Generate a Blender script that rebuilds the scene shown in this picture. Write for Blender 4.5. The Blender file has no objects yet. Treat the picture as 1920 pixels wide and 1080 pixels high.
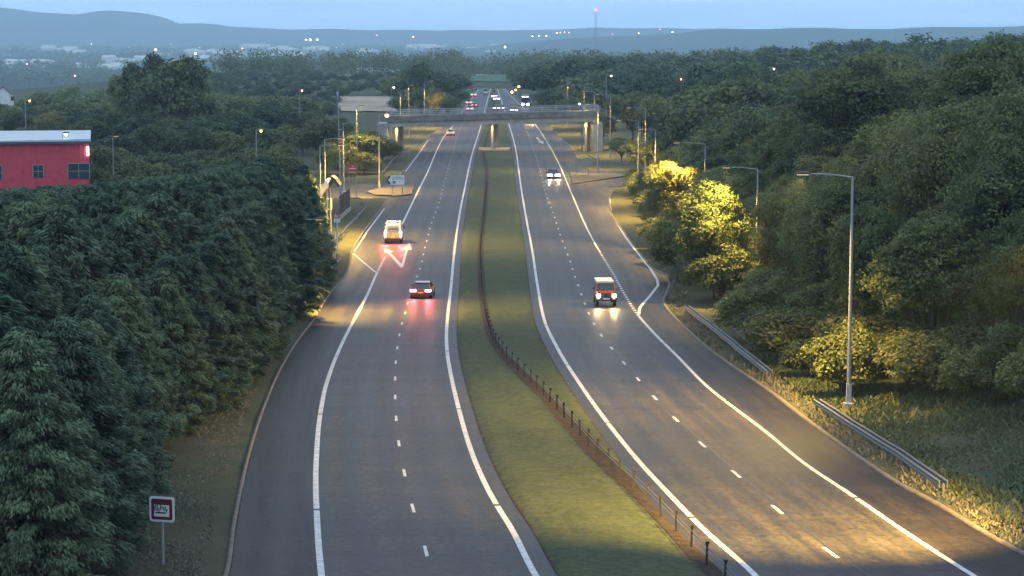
import bpy, bmesh, math, random
import numpy as np
from mathutils import Vector, Matrix
random.seed(7); rng = np.random.default_rng(11)
sc = bpy.context.scene
COL = sc.collection
R = math.radians
# ------------------------------------------------------------------ camera
HAZE = 1.3e-4
F = 4190.0           # focal length in pixels of a 1920 wide frame
YH = 60.0            # true horizon row
CAMZ = 24.6
PITCH = math.atan((540 - YH) / F)
cam_d = bpy.data.cameras.new('camera'); cam = bpy.data.objects.new('camera', cam_d); COL.objects.link(cam)
cam.location = (0, 0, CAMZ); cam.rotation_euler = (R(90) - PITCH, 0, 0)
cam_d.sensor_width = 36.0; cam_d.lens = F / 1920 * 36.0
cam_d.clip_start = 1.0; cam_d.clip_end = 60000.0
sc.camera = cam
# ------------------------------------------------------------------ sky, sun, exposure
SUN_EL, SUN_AZ = R(2.0), R(-75)          # low glow after sunset, off to the left (north-west)
w = bpy.data.worlds.new('World'); sc.world = w; w.use_nodes = True
nt = w.node_tree; nt.nodes.clear()
sky = nt.nodes.new('ShaderNodeTexSky'); sky.sky_type = 'NISHITA'; sky.sun_disc = False
sky.sun_elevation = SUN_EL; sky.sun_rotation = SUN_AZ
sky.altitude = 60; sky.air_density = 1.6; sky.dust_density = 0.6; sky.ozone_density = 3.0
# faint long dusk clouds mixed over the sky
tc = nt.nodes.new('ShaderNodeTexCoord'); mp = nt.nodes.new('ShaderNodeMapping'); mp.inputs['Scale'].default_value = (5, 5, 130)
nz = nt.nodes.new('ShaderNodeTexNoise'); nz.inputs['Scale'].default_value = 1.6; nz.inputs['Detail'].default_value = 7
cr = nt.nodes.new('ShaderNodeValToRGB'); cr.color_ramp.elements[0].position = .35; cr.color_ramp.elements[1].position = .75
cr.color_ramp.elements[0].color = (.80, .84, .90, 1); cr.color_ramp.elements[1].color = (1.18, 1.08, 1.02, 1)
hs = nt.nodes.new('ShaderNodeHueSaturation'); hs.inputs['Saturation'].default_value = .8; hs.inputs['Hue'].default_value = .5
mx = nt.nodes.new('ShaderNodeMix'); mx.data_type = 'RGBA'; mx.blend_type = 'MULTIPLY'; mx.inputs['Factor'].default_value = 1
bg = nt.nodes.new('ShaderNodeBackground'); bg.inputs['Strength'].default_value = 0.12
out = nt.nodes.new('ShaderNodeOutputWorld')
nt.links.new(tc.outputs['Generated'], mp.inputs['Vector']); nt.links.new(mp.outputs[0], nz.inputs['Vector'])
nt.links.new(nz.outputs['Fac'], cr.inputs[0]); nt.links.new(sky.outputs[0], hs.inputs['Color'])
# overcast blue-hour tint over the physical sky: paler low down, deeper overhead
sxyz = nt.nodes.new('ShaderNodeSeparateXYZ'); nt.links.new(tc.outputs['Generated'], sxyz.inputs[0])
gr = nt.nodes.new('ShaderNodeValToRGB'); ge = gr.color_ramp.elements; ge.new(.5); ge.new(.5)
for k_, (p_, c_) in enumerate([(0.0, (8.0, 12.2, 18.6)), (.02, (10.0, 14.2, 20.0)), (.10, (5.0, 6.6, 8.8)), (.45, (4.3, 5.4, 6.6))]):
    ge[k_].position = p_; ge[k_].color = (*c_, 1)
nt.links.new(sxyz.outputs[2], gr.inputs[0])
gm = nt.nodes.new('ShaderNodeMix'); gm.data_type = 'RGBA'; gm.inputs['Factor'].default_value = .93
nt.links.new(hs.outputs[0], gm.inputs['A']); nt.links.new(gr.outputs[0], gm.inputs['B'])
nt.links.new(gm.outputs['Result'], mx.inputs['A']); nt.links.new(cr.outputs[0], mx.inputs['B'])
nt.links.new(mx.outputs['Result'], bg.inputs['Color']); nt.links.new(bg.outputs[0], out.inputs['Surface'])
sd = bpy.data.lights.new('sun_glow', 'SUN'); sd.energy = 0.03; sd.angle = R(30); sd.color = (1, .86, .74)
so = bpy.data.objects.new('sun_glow', sd); COL.objects.link(so)
so.rotation_euler = Vector((math.sin(SUN_AZ) * -1 * math.cos(R(12)), -math.cos(SUN_AZ) * math.cos(R(12)), -math.sin(R(12)))).to_track_quat('-Z', 'Y').to_euler()
sc.view_settings.view_transform = 'Standard'; sc.view_settings.look = 'None'
sc.view_settings.gamma = 1; sc.view_settings.exposure = 0.78
sc.cycles.use_denoising = True; sc.cycles.max_bounces = 6; sc.cycles.diffuse_bounces = 4
sc.cycles.transparent_max_bounces = 6; sc.cycles.volume_bounces = 1
sc.cycles.use_adaptive_sampling = True; sc.cycles.adaptive_threshold = 0.015
sc.cycles.sample_clamp_indirect = 4.0

# ------------------------------------------------------------------ tags
def tag(o, label=None, cat=None, group=None, kind=None):
    if label: o['label'] = label
    if cat: o['category'] = cat
    if group: o['group'] = group
    if kind: o['kind'] = kind
    return o
def empty(name, loc, rz=0.0):
    o = bpy.data.objects.new(name, None); COL.objects.link(o)
    o.location = loc; o.rotation_euler = (0, 0, rz); o.empty_display_size = .3
    return o
def link(name, me, parent=None, mat=None):
    o = bpy.data.objects.new(name, me); COL.objects.link(o)
    if mat is not None: me.materials.append(mat)
    if parent: o.parent = parent
    return o
def copy_tree(o, parent=None):
    c = o.copy(); COL.objects.link(c); c.parent = parent
    for ch in list(o.children): copy_tree(ch, c)
    return c

# ------------------------------------------------------------------ materials
def mat(name, col, rough=.7, metal=0., noise=None, bump=None, spec=.5, emit=None, estr=0, rand=0., coat=0):
    m = bpy.data.materials.new(name); m.use_nodes = True
    t = m.node_tree; b = t.nodes['Principled BSDF']
    b.inputs['Base Color'].default_value = (*col, 1); b.inputs['Roughness'].default_value = rough
    b.inputs['Metallic'].default_value = metal; b.inputs['Specular IOR Level'].default_value = spec
    b.inputs['Coat Weight'].default_value = coat
    if emit: b.inputs['Emission Color'].default_value = (*emit, 1); b.inputs['Emission Strength'].default_value = estr
    if noise:       # (scale, amount)
        c = t.nodes.new('ShaderNodeTexCoord'); n = t.nodes.new('ShaderNodeTexNoise')
        n.inputs['Scale'].default_value = noise[0]; n.inputs['Detail'].default_value = 6
        r = t.nodes.new('ShaderNodeMapRange'); r.inputs['From Min'].default_value = .3; r.inputs['From Max'].default_value = .7
        r.inputs['To Min'].default_value = 1 - noise[1]; r.inputs['To Max'].default_value = 1 + noise[1]
        x = t.nodes.new('ShaderNodeMix'); x.data_type = 'RGBA'; x.blend_type = 'MULTIPLY'; x.inputs['Factor'].default_value = 1
        x.inputs['A'].default_value = (*col, 1)
        t.links.new(c.outputs['Object'], n.inputs['Vector']); t.links.new(n.outputs['Fac'], r.inputs['Value'])
        t.links.new(r.outputs[0], x.inputs['B']); t.links.new(x.outputs['Result'], b.inputs['Base Color'])
        if bump:
            bp = t.nodes.new('ShaderNodeBump'); bp.inputs['Strength'].default_value = bump; bp.inputs['Distance'].default_value = .05
            t.links.new(n.outputs['Fac'], bp.inputs['Height']); t.links.new(bp.outputs[0], b.inputs['Normal'])
    return m
def emit(name, col, s):
    m = bpy.data.materials.new(name); m.use_nodes = True; t = m.node_tree; t.nodes.clear()
    e = t.nodes.new('ShaderNodeEmission'); e.inputs[0].default_value = (*col, 1); e.inputs[1].default_value = s
    o = t.nodes.new('ShaderNodeOutputMaterial'); t.links.new(e.outputs[0], o.inputs[0]); return m
def ramp(t, fac, stops):
    r = t.nodes.new('ShaderNodeValToRGB'); e = r.color_ramp.elements
    while len(e) < len(stops): e.new(.5)
    for k, (p, c) in enumerate(stops): e[k].position = p; e[k].color = (*c, 1)
    t.links.new(fac, r.inputs[0]); return r.outputs[0]
def noise(t, vec, scale, detail=5, rough=.55):
    n = t.nodes.new('ShaderNodeTexNoise'); n.inputs['Scale'].default_value = scale
    n.inputs['Detail'].default_value = detail; n.inputs['Roughness'].default_value = rough
    t.links.new(vec, n.inputs['Vector']); return n.outputs['Fac']
def mix(t, fac, a, b, mode='MIX'):
    x = t.nodes.new('ShaderNodeMix'); x.data_type = 'RGBA'; x.blend_type = mode
    for k, v in (('Factor', fac), ('A', a), ('B', b)):
        if isinstance(v, bpy.types.NodeSocket): t.links.new(v, x.inputs[k])
        else: x.inputs[k].default_value = v if k == 'Factor' else (*v, 1)
    return x.outputs['Result']
def leafmat(name, dark, light, scale=.35, trans=.36):
    m = bpy.data.materials.new(name); m.use_nodes = True; t = m.node_tree; b = t.nodes['Principled BSDF']
    c = t.nodes.new('ShaderNodeTexCoord').outputs['Object']
    n = noise(t, c, scale, 4); oi = t.nodes.new('ShaderNodeObjectInfo')
    a = t.nodes.new('ShaderNodeAttribute'); a.attribute_name = 'tint'
    s = t.nodes.new('ShaderNodeMath'); s.operation = 'ADD'; t.links.new(n, s.inputs[0]); t.links.new(a.outputs['Fac'], s.inputs[1])
    rr = t.nodes.new('ShaderNodeMath'); rr.operation = 'MULTIPLY_ADD'; t.links.new(oi.outputs['Random'], rr.inputs[0]); rr.inputs[1].default_value = .42
    t.links.new(s.outputs[0], rr.inputs[2])
    col = ramp(t, rr.outputs[0], [(.35, dark), (1.0, light)])
    warm = mix(t, oi.outputs['Random'], (.92, 1.0, 1.08), (1.10, 1.0, .86)); col = mix(t, 1., col, warm, 'MULTIPLY')
    t.links.new(col, b.inputs['Base Color']); b.inputs['Roughness'].default_value = .6; b.inputs['Specular IOR Level'].default_value = .25
    tr = t.nodes.new('ShaderNodeBsdfTranslucent'); t.links.new(col, tr.inputs[0])
    ms = t.nodes.new('ShaderNodeMixShader'); ms.inputs[0].default_value = trans
    o = t.nodes['Material Output']; t.links.new(b.outputs[0], ms.inputs[1]); t.links.new(tr.outputs[0], ms.inputs[2]); t.links.new(ms.outputs[0], o.inputs[0])
    return m
M = {}
def asphalt():
    m = bpy.data.materials.new('asphalt'); m.use_nodes = True; t = m.node_tree; b = t.nodes['Principled BSDF']
    c = t.nodes.new('ShaderNodeTexCoord').outputs['Object']
    au = t.nodes.new('ShaderNodeAttribute'); au.attribute_name = 'across'
    ash = t.nodes.new('ShaderNodeAttribute'); ash.attribute_name = 'shoulder'
    sp = t.nodes.new('ShaderNodeSeparateXYZ'); t.links.new(c, sp.inputs[0])
    cx = t.nodes.new('ShaderNodeCombineXYZ'); t.links.new(au.outputs['Fac'], cx.inputs[0])
    dv = t.nodes.new('ShaderNodeMath'); dv.operation = 'MULTIPLY'; dv.inputs[1].default_value = .035; t.links.new(sp.outputs[1], dv.inputs[0]); t.links.new(dv.outputs[0], cx.inputs[1])
    big = noise(t, c, .05, 4); mid = noise(t, c, .6, 6); fine = noise(t, c, 3.2, 8, .9)
    streak = noise(t, cx.outputs[0], 1.3, 5, .6)
    # wheel tracks, polished darker and smoother, two per lane
    wv = t.nodes.new('ShaderNodeMath'); wv.operation = 'MULTIPLY'; wv.inputs[1].default_value = 2*math.pi/1.83; t.links.new(au.outputs['Fac'], wv.inputs[0])
    sn = t.nodes.new('ShaderNodeMath'); sn.operation = 'SINE'; t.links.new(wv.outputs[0], sn.inputs[0])
    tr = t.nodes.new('ShaderNodeMapRange'); tr.inputs['From Min'].default_value = -1; t.links.new(sn.outputs[0], tr.inputs['Value'])
    col = ramp(t, mid, [(.36, (.021, .0205, .020)), (.64, (.056, .051, .047))])
    col = mix(t, .5, col, ramp(t, big, [(.35, (.018, .0175, .018)), (.65, (.046, .041, .037))]))
    col = mix(t, .6, col, ramp(t, streak, [(.36, (.017, .016, .016)), (.64, (.066, .059, .053))]))
    col = mix(t, 1., col, ramp(t, tr.outputs[0], [(0, (.86, .86, .87)), (1, (1.1, 1.1, 1.1))]), 'MULTIPLY')
    col = mix(t, ash.outputs['Fac'], col, mix(t, 1., col, (.55, .50, .49), 'MULTIPLY'))
    # transverse joints and repair bands
    vw = t.nodes.new('ShaderNodeTexNoise'); vw.noise_dimensions = '1D'; vw.inputs['Scale'].default_value = .16; vw.inputs['Detail'].default_value = 1; t.links.new(sp.outputs[1], vw.inputs['W'])
    col = mix(t, 1., col, ramp(t, vw.outputs['Fac'], [(.46, (.9, .9, .9)), (.475, (1.05, 1.04, 1.03)), (.6, (1.0, 1.0, 1.0)), (.62, (.84, .84, .85))]), 'MULTIPLY')
    col = mix(t, 1., col, ramp(t, fine, [(.38, (.35, .35, .35)), (.62, (1.65, 1.65, 1.65))]), 'MULTIPLY')
    t.links.new(col, b.inputs['Base Color']); b.inputs['Specular IOR Level'].default_value = .12
    r = t.nodes.new('ShaderNodeMapRange'); r.inputs['To Min'].default_value = .36; r.inputs['To Max'].default_value = .66
    t.links.new(streak, r.inputs['Value']); t.links.new(r.outputs[0], b.inputs['Roughness'])
    bp = t.nodes.new('ShaderNodeBump'); bp.inputs['Strength'].default_value = .3; bp.inputs['Distance'].default_value = .02
    t.links.new(fine, bp.inputs['Height']); t.links.new(bp.outputs[0], b.inputs['Normal'])
    return m
M['asphalt'] = asphalt()
def median_mat():
    m = bpy.data.materials.new('mown_grass_and_soil'); m.use_nodes = True; t = m.node_tree; b = t.nodes['Principled BSDF']
    c = t.nodes.new('ShaderNodeTexCoord').outputs['Object']
    a = t.nodes.new('ShaderNodeAttribute'); a.attribute_name = 'soil'
    g = ramp(t, noise(t, c, .35, 6), [(.3, (.044, .060, .036)), (.7, (.088, .108, .056))])
    g = mix(t, .65, g, ramp(t, noise(t, c, 2.2, 9, .85), [(.36, (.028, .040, .022)), (.64, (.12, .138, .085))]))
    s = ramp(t, noise(t, c, 2.5, 8, .7), [(.3, (.024, .019, .016)), (.7, (.075, .060, .050))])
    n = noise(t, c, 1.6, 8, .7)
    ad = t.nodes.new('ShaderNodeMath'); ad.operation = 'MULTIPLY_ADD'; t.links.new(n, ad.inputs[0]); ad.inputs[1].default_value = 1.1; t.links.new(a.outputs['Fac'], ad.inputs[2])
    f = ramp(t, ad.outputs[0], [(.85, (0, 0, 0)), (1.15, (1, 1, 1))])
    t.links.new(mix(t, f, g, s), b.inputs['Base Color']); b.inputs['Roughness'].default_value = .95; b.inputs['Specular IOR Level'].default_value = .1
    bp = t.nodes.new('ShaderNodeBump'); bp.inputs['Strength'].default_value = .8; bp.inputs['Distance'].default_value = .12
    t.links.new(noise(t, c, 5, 8, .8), bp.inputs['Height']); t.links.new(bp.outputs[0], b.inputs['Normal'])
    return m
M['median'] = median_mat()
def ground_mat():
    m = bpy.data.materials.new('verge_and_fields'); m.use_nodes = True; t = m.node_tree; b = t.nodes['Principled BSDF']
    c = t.nodes.new('ShaderNodeTexCoord').outputs['Object']
    g = ramp(t, noise(t, c, .22, 7, .65), [(.3, (.040, .056, .030)), (.5, (.095, .098, .066)), (.7, (.13, .105, .082))])
    g = mix(t, .5, g, ramp(t, noise(t, c, 2.8, 8, .75), [(.3, (.028, .036, .018)), (.7, (.11, .115, .07))]))
    v = t.nodes.new('ShaderNodeTexVoronoi'); v.inputs['Scale'].default_value = .0045; t.links.new(c, v.inputs['Vector'])
    sp = t.nodes.new('ShaderNodeSeparateXYZ'); t.links.new(c, sp.inputs[0])
    hs2 = t.nodes.new('ShaderNodeSeparateColor'); t.links.new(v.outputs['Color'], hs2.inputs[0])
    fld = ramp(t, hs2.outputs[0], [(.0, (.02, .035, .018)), (.45, (.03, .05, .022)), (.75, (.06, .085, .035)), (.9, (.10, .11, .06)), (1.0, (.16, .14, .09))])
    mr = t.nodes.new('ShaderNodeMapRange'); mr.inputs['From Min'].default_value = 900; mr.inputs['From Max'].default_value = 1500
    t.links.new(sp.outputs[1], mr.inputs['Value'])
    t.links.new(mix(t, mr.outputs[0], g, fld), b.inputs['Base Color']); b.inputs['Roughness'].default_value = .95; b.inputs['Specular IOR Level'].default_value = .1
    bp = t.nodes.new('ShaderNodeBump'); bp.inputs['Strength'].default_value = .8; bp.inputs['Distance'].default_value = .15
    t.links.new(noise(t, c, 3, 8, .8), bp.inputs['Height']); t.links.new(bp.outputs[0], b.inputs['Normal'])
    return m
M['ground'] = ground_mat()
M['white_line'] = mat('road_marking_white', (.50, .50, .49), .6, noise=(3, .3))
M['kerb'] = mat('concrete_kerb', (.13, .115, .10), .85, noise=(2.2, .3))
M['rail_steel'] = mat('dull_rail_steel', (.13, .14, .15), .65, metal=.1, noise=(4, .15))
M['concrete'] = mat('concrete', (.30, .29, .27), .85, noise=(.6, .22), bump=.3)
M['concrete_dark'] = mat('weathered_concrete', (.19, .175, .155), .9, noise=(.8, .35), bump=.3)
M['lamp_grey'] = mat('dark_lamp_housing', (.05, .052, .055), .6)
M['galv'] = mat('galvanised_steel', (.25, .27, .29), .65, metal=.2, noise=(4, .12))
M['painted_steel'] = mat('grey_painted_steel', (.36, .38, .40), .5, noise=(3, .1))
M['bark'] = mat('bark', (.075, .062, .05), .95, noise=(6, .4))
M['leaf'] = leafmat('broad_leaves', (.038, .058, .024), (.20, .245, .095))
M['leaf2'] = leafmat('olive_leaves', (.046, .058, .026), (.21, .235, .10))
M['leafdark'] = leafmat('dark_leaves', (.042, .064, .036), (.18, .228, .11))
M['conifer'] = leafmat('conifer_sprays', (.036, .062, .040), (.155, .228, .142), scale=.5, trans=.22)
M['black'] = mat('black_rubber', (.012, .012, .012), .8)
M['glass'] = mat('tinted_glass', (.02, .025, .03), .08, spec=.8)
M['plastic'] = mat('dark_plastic', (.025, .025, .028), .55)
M['chrome'] = mat('bright_trim', (.5, .5, .5), .25, metal=1)
M['plate_white'] = mat('plate_white', (.75, .75, .72), .4)
M['plate_yellow'] = mat('plate_yellow', (.7, .5, .08), .4)
# ------------------------------------------------------------------ terrain
def hermite(xs, ys):
    xs = np.asarray(xs, float); ys = np.asarray(ys, float); n = len(xs)
    h = np.diff(xs); dl = np.diff(ys) / h; m = np.zeros(n); m[0] = dl[0]; m[-1] = dl[-1]
    for i in range(1, n - 1):
        if dl[i-1] * dl[i] > 0:
            w1 = 2*h[i] + h[i-1]; w2 = h[i] + 2*h[i-1]; m[i] = (w1 + w2) / (w1/dl[i-1] + w2/dl[i])
    def f(x):
        x = np.asarray(x, float); i = np.clip(np.searchsorted(xs, x) - 1, 0, n - 2); t = (x - xs[i]) / h[i]
        tt = np.clip(t, 0, 1); t2 = tt*tt; t3 = t2*tt
        v = ys[i]*(2*t3-3*t2+1) + h[i]*m[i]*(t3-2*t2+tt) + ys[i+1]*(-2*t3+3*t2) + h[i]*m[i+1]*(t3-t2)
        return v + np.where(t < 0, m[i]*(x-xs[i]), 0) + np.where(t > 1, m[i+1]*(x-xs[i+1]), 0)
    return f
_gp = [(-60, 13.9), (0, 16.0), (40, 17.45), (78, 18.85), (115, 20.2), (154, 21.65), (200, 23.2), (263, 24.3), (340, 24.6), (420, 24.6), (1250, 24.6), (1450, 28.5), (1700, 40), (2000, 53), (2600, 65), (4000, 66), (40000, 66)]
_g = hermite([p[0] for p in _gp], [CAMZ - p[1] for p in _gp])
def gz(Y): return _g(Y)
ct, st = math.cos(PITCH), math.sin(PITCH)
def ray(x, y):
    u = (x - 960) / F; v = (540 - y) / F
    return np.array([u, ct + v*st, -st + v*ct])
def at(x, y, Y):
    d = ray(x, y); t = Y / d[1]; return Vector((d[0]*t, Y, CAMZ + d[2]*t))
def solveY(y, zf=None):
    d = ray(960, y); lo, hi = 20., 3000.
    f = lambda Y: CAMZ + d[2]/d[1]*Y - float(gz(Y))
    for _ in range(50):
        mid = (lo + hi)/2
        if f(mid) > 0: lo = mid
        else: hi = mid
    return lo
def P(x, y, dz=0.):
    Y = solveY(y); d = ray(x, y); return Vector((d[0]/d[1]*Y, Y, float(gz(Y)) + dz))
ytoY = solveY
def curve(pts):          # pts (x, y) in frame pixels -> world arrays densified, sorted far to near by Y
    pts = sorted(pts, key=lambda p: p[1]); f = hermite([p[1] for p in pts], [p[0] for p in pts])
    W = []
    y = pts[0][1]; yend = pts[-1][1]
    while y < yend:
        q = P(float(f(y)), y); W.append((q.x, q.y)); 
        ppm = F / max(q.y, 1); y += max(.25, min(8, 2.5*ppm*20/q.y))
    q = P(float(f(yend)), yend); W.append((q.x, q.y))
    return np.array(W)[::-1]      # near -> far
L0 = [(422,1095),(430,1080),(445,980),(460,900),(480,820),(500,760),(530,690),(560,640),(590,600),(605,575),(625,545),(650,515),(657,492),(661,473),(680,440),(700,413),(718,389),(727,372),(738,352),(753,325),(775,300),(795,269),(810,250),(835,236),(852,220),(868,200),(882,185)]
LL = [(605,1095),(603,1080),(596,1000),(592,900),(596,815),(607,740),(622,690),(640,647),(660,607),(690,550),(704,518),(728,470),(753,422),(782,362),(802,322),(819,282),(830,260),(852,232),(866,210),(888,180)]
LR = [(1010,1090),(1004,1075),(983,1030),(960,993),(946,945),(912,912),(883,844),(859,762),(843,680),(839,655),(837,630),(840,587),(846,535),(851,480),(862,400),(872,350),(885,290),(902,235),(908,210),(916,180)]
LR = [(1008,1085),(999,1070),(960,993),(932,948),(912,912),(883,844),(859,762),(843,690),(838,655),(837,630),(840,587),(846,535),(851,480),(862,400),(872,350),(885,290),(902,235),(908,210),(916,180)]
RL = [(1424,1088),(1415,1078),(1320,993),(1254,926),(1196,863),(1138,791),(1090,724),(1047,656),(1020,598),(1007,530),(998,470),(985,400),(976,345),(967,280),(954,232),(947,210),(937,180)]
RR = [(1840,1088),(1807,1068),(1693,994.5),(1595,927),(1507,868),(1440,813),(1320,719),(1273,671),(1221,619),(1195,589),(1166,543),(1151,515),(1131,483),(1102,431),(1076,373),(1053,318),(1047,305),(1025,265),(1005,235),(988,210),(958,180)]
RE = [(2000,1090),(1920,1043),(1847,1003),(1746,942),(1684,909),(1603,856),(1521,797),(1440,734),(1340,665),(1283,616),(1252,584),(1242,566),(1248,550),(1253,532),(1250,519),(1222,504),(1200,478),(1169,436),(1144,396),(1141,372),(1148,356),(1118,340),(1092,312),(1080,292),(1069,275),(1047,255),(1025,227),(1004,207),(968,180)]
SOIL = [(1345,1079),(1317,1051),(1283,1012),(1249,979),(1196,926),(1153,887),(1110,844),(1076,805),(1045,772),(1016,740),(980,704),(939,661),(919,623),(907,570),(903,530),(901,480),(904,440),(908,400),(912,349),(912,320),(907,287),(915,250),(925,210),(926,180)]
CV = {k: curve(v) for k, v in dict(L0=L0, LL=LL, LR=LR, RL=RL, RR=RR, RE=RE, SOIL=SOIL).items()}
def X_at(name, Y):
    c = CV[name]; return np.interp(Y, c[:, 1], c[:, 0])
def ext(name, Y):   # with linear extension outside the traced range
    c = CV[name]; Y = np.asarray(Y, float); v = np.interp(Y, c[:, 1], c[:, 0])
    s0 = (c[6, 0]-c[0, 0])/(c[6, 1]-c[0, 1]); s1 = (c[-1, 0]-c[-4, 0])/(c[-1, 1]-c[-4, 1])
    return v + np.where(Y < c[0, 1], (Y-c[0, 1])*s0, 0) + np.where(Y > c[-1, 1], (Y-c[-1, 1])*s1, 0)
YMAXR = 985.
def sm(a, b, x): t = np.clip((x-a)/(b-a), 0, 1); return t*t*(3-2*t)
JL = (ytoY(375) , ytoY(344)); JR = (ytoY(352), ytoY(318))
def G(X, Y):
    X = np.asarray(X, float); Y = np.asarray(Y, float)
    z = gz(Y); xl = ext('L0', np.minimum(Y, 900)); xr = ext('RE', np.minimum(Y, 900))
    dl = xl - X; dr = X - xr
    inr = (dl < .15) & (dr < .15) & (Y < YMAXR)
    bank = sm(2.5, 22, dr) * 4.2 * (1 - sm(235, 285, Y)) + sm(25, 70, dr) * 2.5 * (1 - sm(235, 300, Y)) + sm(14, 60, dr)*3*sm(430, 520, Y)*(1-sm(900, 1200, Y))
    lb = sm(3, 14, dl) * .8 * (1 - sm(230, 280, Y))
    bumps = .10*np.sin(X*.9+1.3*np.sin(Y*.31))*np.sin(Y*.53+X*.2) * np.clip(np.maximum(dl, dr)-1, 0, 1)
    jl = (X < -14) & (X > -48) & (Y > JL[0]) & (Y < JL[1]); jr = (X > 12) & (X < 50) & (Y > JR[0]) & (Y < JR[1])
    bumps = np.where(jl | jr, 0, bumps)
    emb = 5.6*(1-sm(5, 15, np.abs(Y-468)))*sm(25, 36, np.abs(X+3.8))
    fall = -36 * sm(175, 460, -X) * sm(450, 1500, Y)
    fall = np.where(Y > 1450, fall * np.clip(1-(Y-1450)/1200, 0, 1), fall)
    inr = inr | jl | jr
    z = z + np.where(inr, -.08, .05 * np.clip(np.maximum(dl, dr)/.5, 0, 1) - .08*(1-np.clip(np.maximum(dl, dr)/.5, 0, 1))) + np.where(dr > 0, bank, 0) + np.where(dl > 0, lb, 0) + bumps + emb + fall
    return z
def Pg(x, y):      # pixel -> point on the full terrain
    d = ray(x, y)
    prev = 30.
    Ys = np.arange(30, 1500, .5); zz = CAMZ + d[2]/d[1]*Ys - G(d[0]/d[1]*Ys, Ys)
    k = np.argmax(zz < 0); Y = Ys[k]; return Vector((d[0]/d[1]*Y, Y, CAMZ + d[2]/d[1]*Y))
def grid_mesh(name, XX, YY, ZZ, mt, attr=None):
    ny, nx = XX.shape; me = bpy.data.meshes.new(name)
    v = np.stack([XX, YY, ZZ], -1).reshape(-1, 3)
    i = np.arange(ny-1)[:, None]*nx + np.arange(nx-1)[None, :]
    f = np.stack([i, i+1, i+1+nx, i+nx], -1).reshape(-1, 4)
    build(me, v, f)
    if attr is not None:
        a = me.attributes.new(attr[0], 'FLOAT', 'POINT'); a.data.foreach_set('value', attr[1].reshape(-1).astype(np.float32))
    me.polygons.foreach_set('use_smooth', np.ones(len(f), bool))
    return link(name, me, mat=mt)
def build(me, v, f):
    v = np.ascontiguousarray(v, np.float32); f = np.ascontiguousarray(f, np.int32); k = f.shape[1]
    me.vertices.add(len(v)); me.vertices.foreach_set('co', v.ravel())
    me.loops.add(f.size); me.loops.foreach_set('vertex_index', f.ravel())
    me.polygons.add(len(f)); me.polygons.foreach_set('loop_start', np.arange(0, f.size, k, dtype=np.int32))
    me.update(calc_edges=True); me.validate()
xs = np.concatenate([-np.geomspace(13000, 75, 55), np.arange(-72, 62, 1.2), np.geomspace(64, 13000, 55)])
ys = np.concatenate([np.arange(-60, 60, 8), np.arange(60, 340, 2.), np.arange(340, 620, 5.), np.arange(625, 1500, 22), np.geomspace(1520, 17000, 60)])
XX, YY = np.meshgrid(xs, ys)
ground = grid_mesh('ground', XX, YY, G(XX, YY), M['ground']); tag(ground, kind='structure')
# distant hills and ridges, solid strips of terrain with a real depth
def hill(name, Y0, Y1, prof, col, seed=0):
    Ym = (Y0+Y1)/2; px = [p[0] for p in prof]; hts = [(YH - p[1])/F*Ym + 66 for p in prof]
    f = hermite([(p-960)/F*Ym for p in px], hts)
    X = np.linspace((px[0]-960)/F*Ym, (px[-1]-960)/F*Ym, 260); Y = np.linspace(Y0, Y1, 26); a, b = np.meshgrid(X, Y)
    t = (b - Y0)/(Y1-Y0); prf = np.sin(np.pi*np.clip(t, 0, 1))**.8
    n = 1 + .035*np.sin(a*.004+seed)*np.sin(b*.003) + .02*np.sin(a*.017+seed*2) + .008*np.sin(a*.06+b*.02)
    z = CAMZ - 66.5 + np.maximum(f(a), 1)*prf*n
    o = grid_mesh(name, a, b, z, mat(name+'_land', col, .95, noise=(.004, .45))); tag(o, kind='structure'); return o
hill('mountain', 10500, 15500, [(-900,30),(-300,20),(0,18),(130,27),(200,25),(235,21),(262,24),(285,34),(320,46),(350,45),(385,44),(430,50),(470,53),(560,56),(640,60),(700,66),(900,76),(1100,84)], (.05, .065, .04), 1)
hill('far_ridge', 11000, 14500, [(-400,83),(-100,76),(300,62),(500,56),(600,54),(700,56),(860,57),(1000,56),(1120,52),(1250,53),(1320,54),(1500,55),(1800,52),(2200,50)], (.05, .065, .045), 3)
hill('wooded_ridge', 6200, 8200, [(780,99),(900,88),(1000,76),(1100,70),(1190,66),(1280,62),(1320,57),(1400,55),(1500,53),(1600,54),(1800,50),(2300,46),(2900,50)], (.03, .05, .028), 5)

# ------------------------------------------------------------------ road surfaces
def strip(name, Yv, XL, XR, mt, dz=0, n=1, attr=None, zf=None):
    if mt is M['asphalt'] and attr is None: n = max(n, 60)
    t = np.linspace(0, 1, n+1)[None, :]; a = XL[:, None]*(1-t) + XR[:, None]*t; b = np.repeat(Yv[:, None], n+1, 1)
    z = gz(b) + dz
    if zf is not None: z = z + zf(a, b, t)
    o = grid_mesh(name, a, b, z, mt, attr)
    if mt is M['asphalt']:
        m_ = ext('SOIL', b); left = a < m_; u = np.where(left, a - ext('LR', b), a - ext('RL', b)); q = np.where(left, ext('LL', b) - a, a - ext('RR', b))
        for nm, vv in (('across', u), ('shoulder', np.clip(q/.15, 0, 1))):
            at_ = o.data.attributes.new(nm, 'FLOAT', 'POINT'); at_.data.foreach_set('value', vv.reshape(-1).astype(np.float32))
    return tag(o, kind='structure')
Yr = np.concatenate([np.arange(40, 330, 1.), np.arange(330, 985, 5.)])
strip('road', Yr, ext('L0', np.minimum(Yr, 1e4)), ext('RE', Yr), M['asphalt'], 0, 6)
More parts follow.
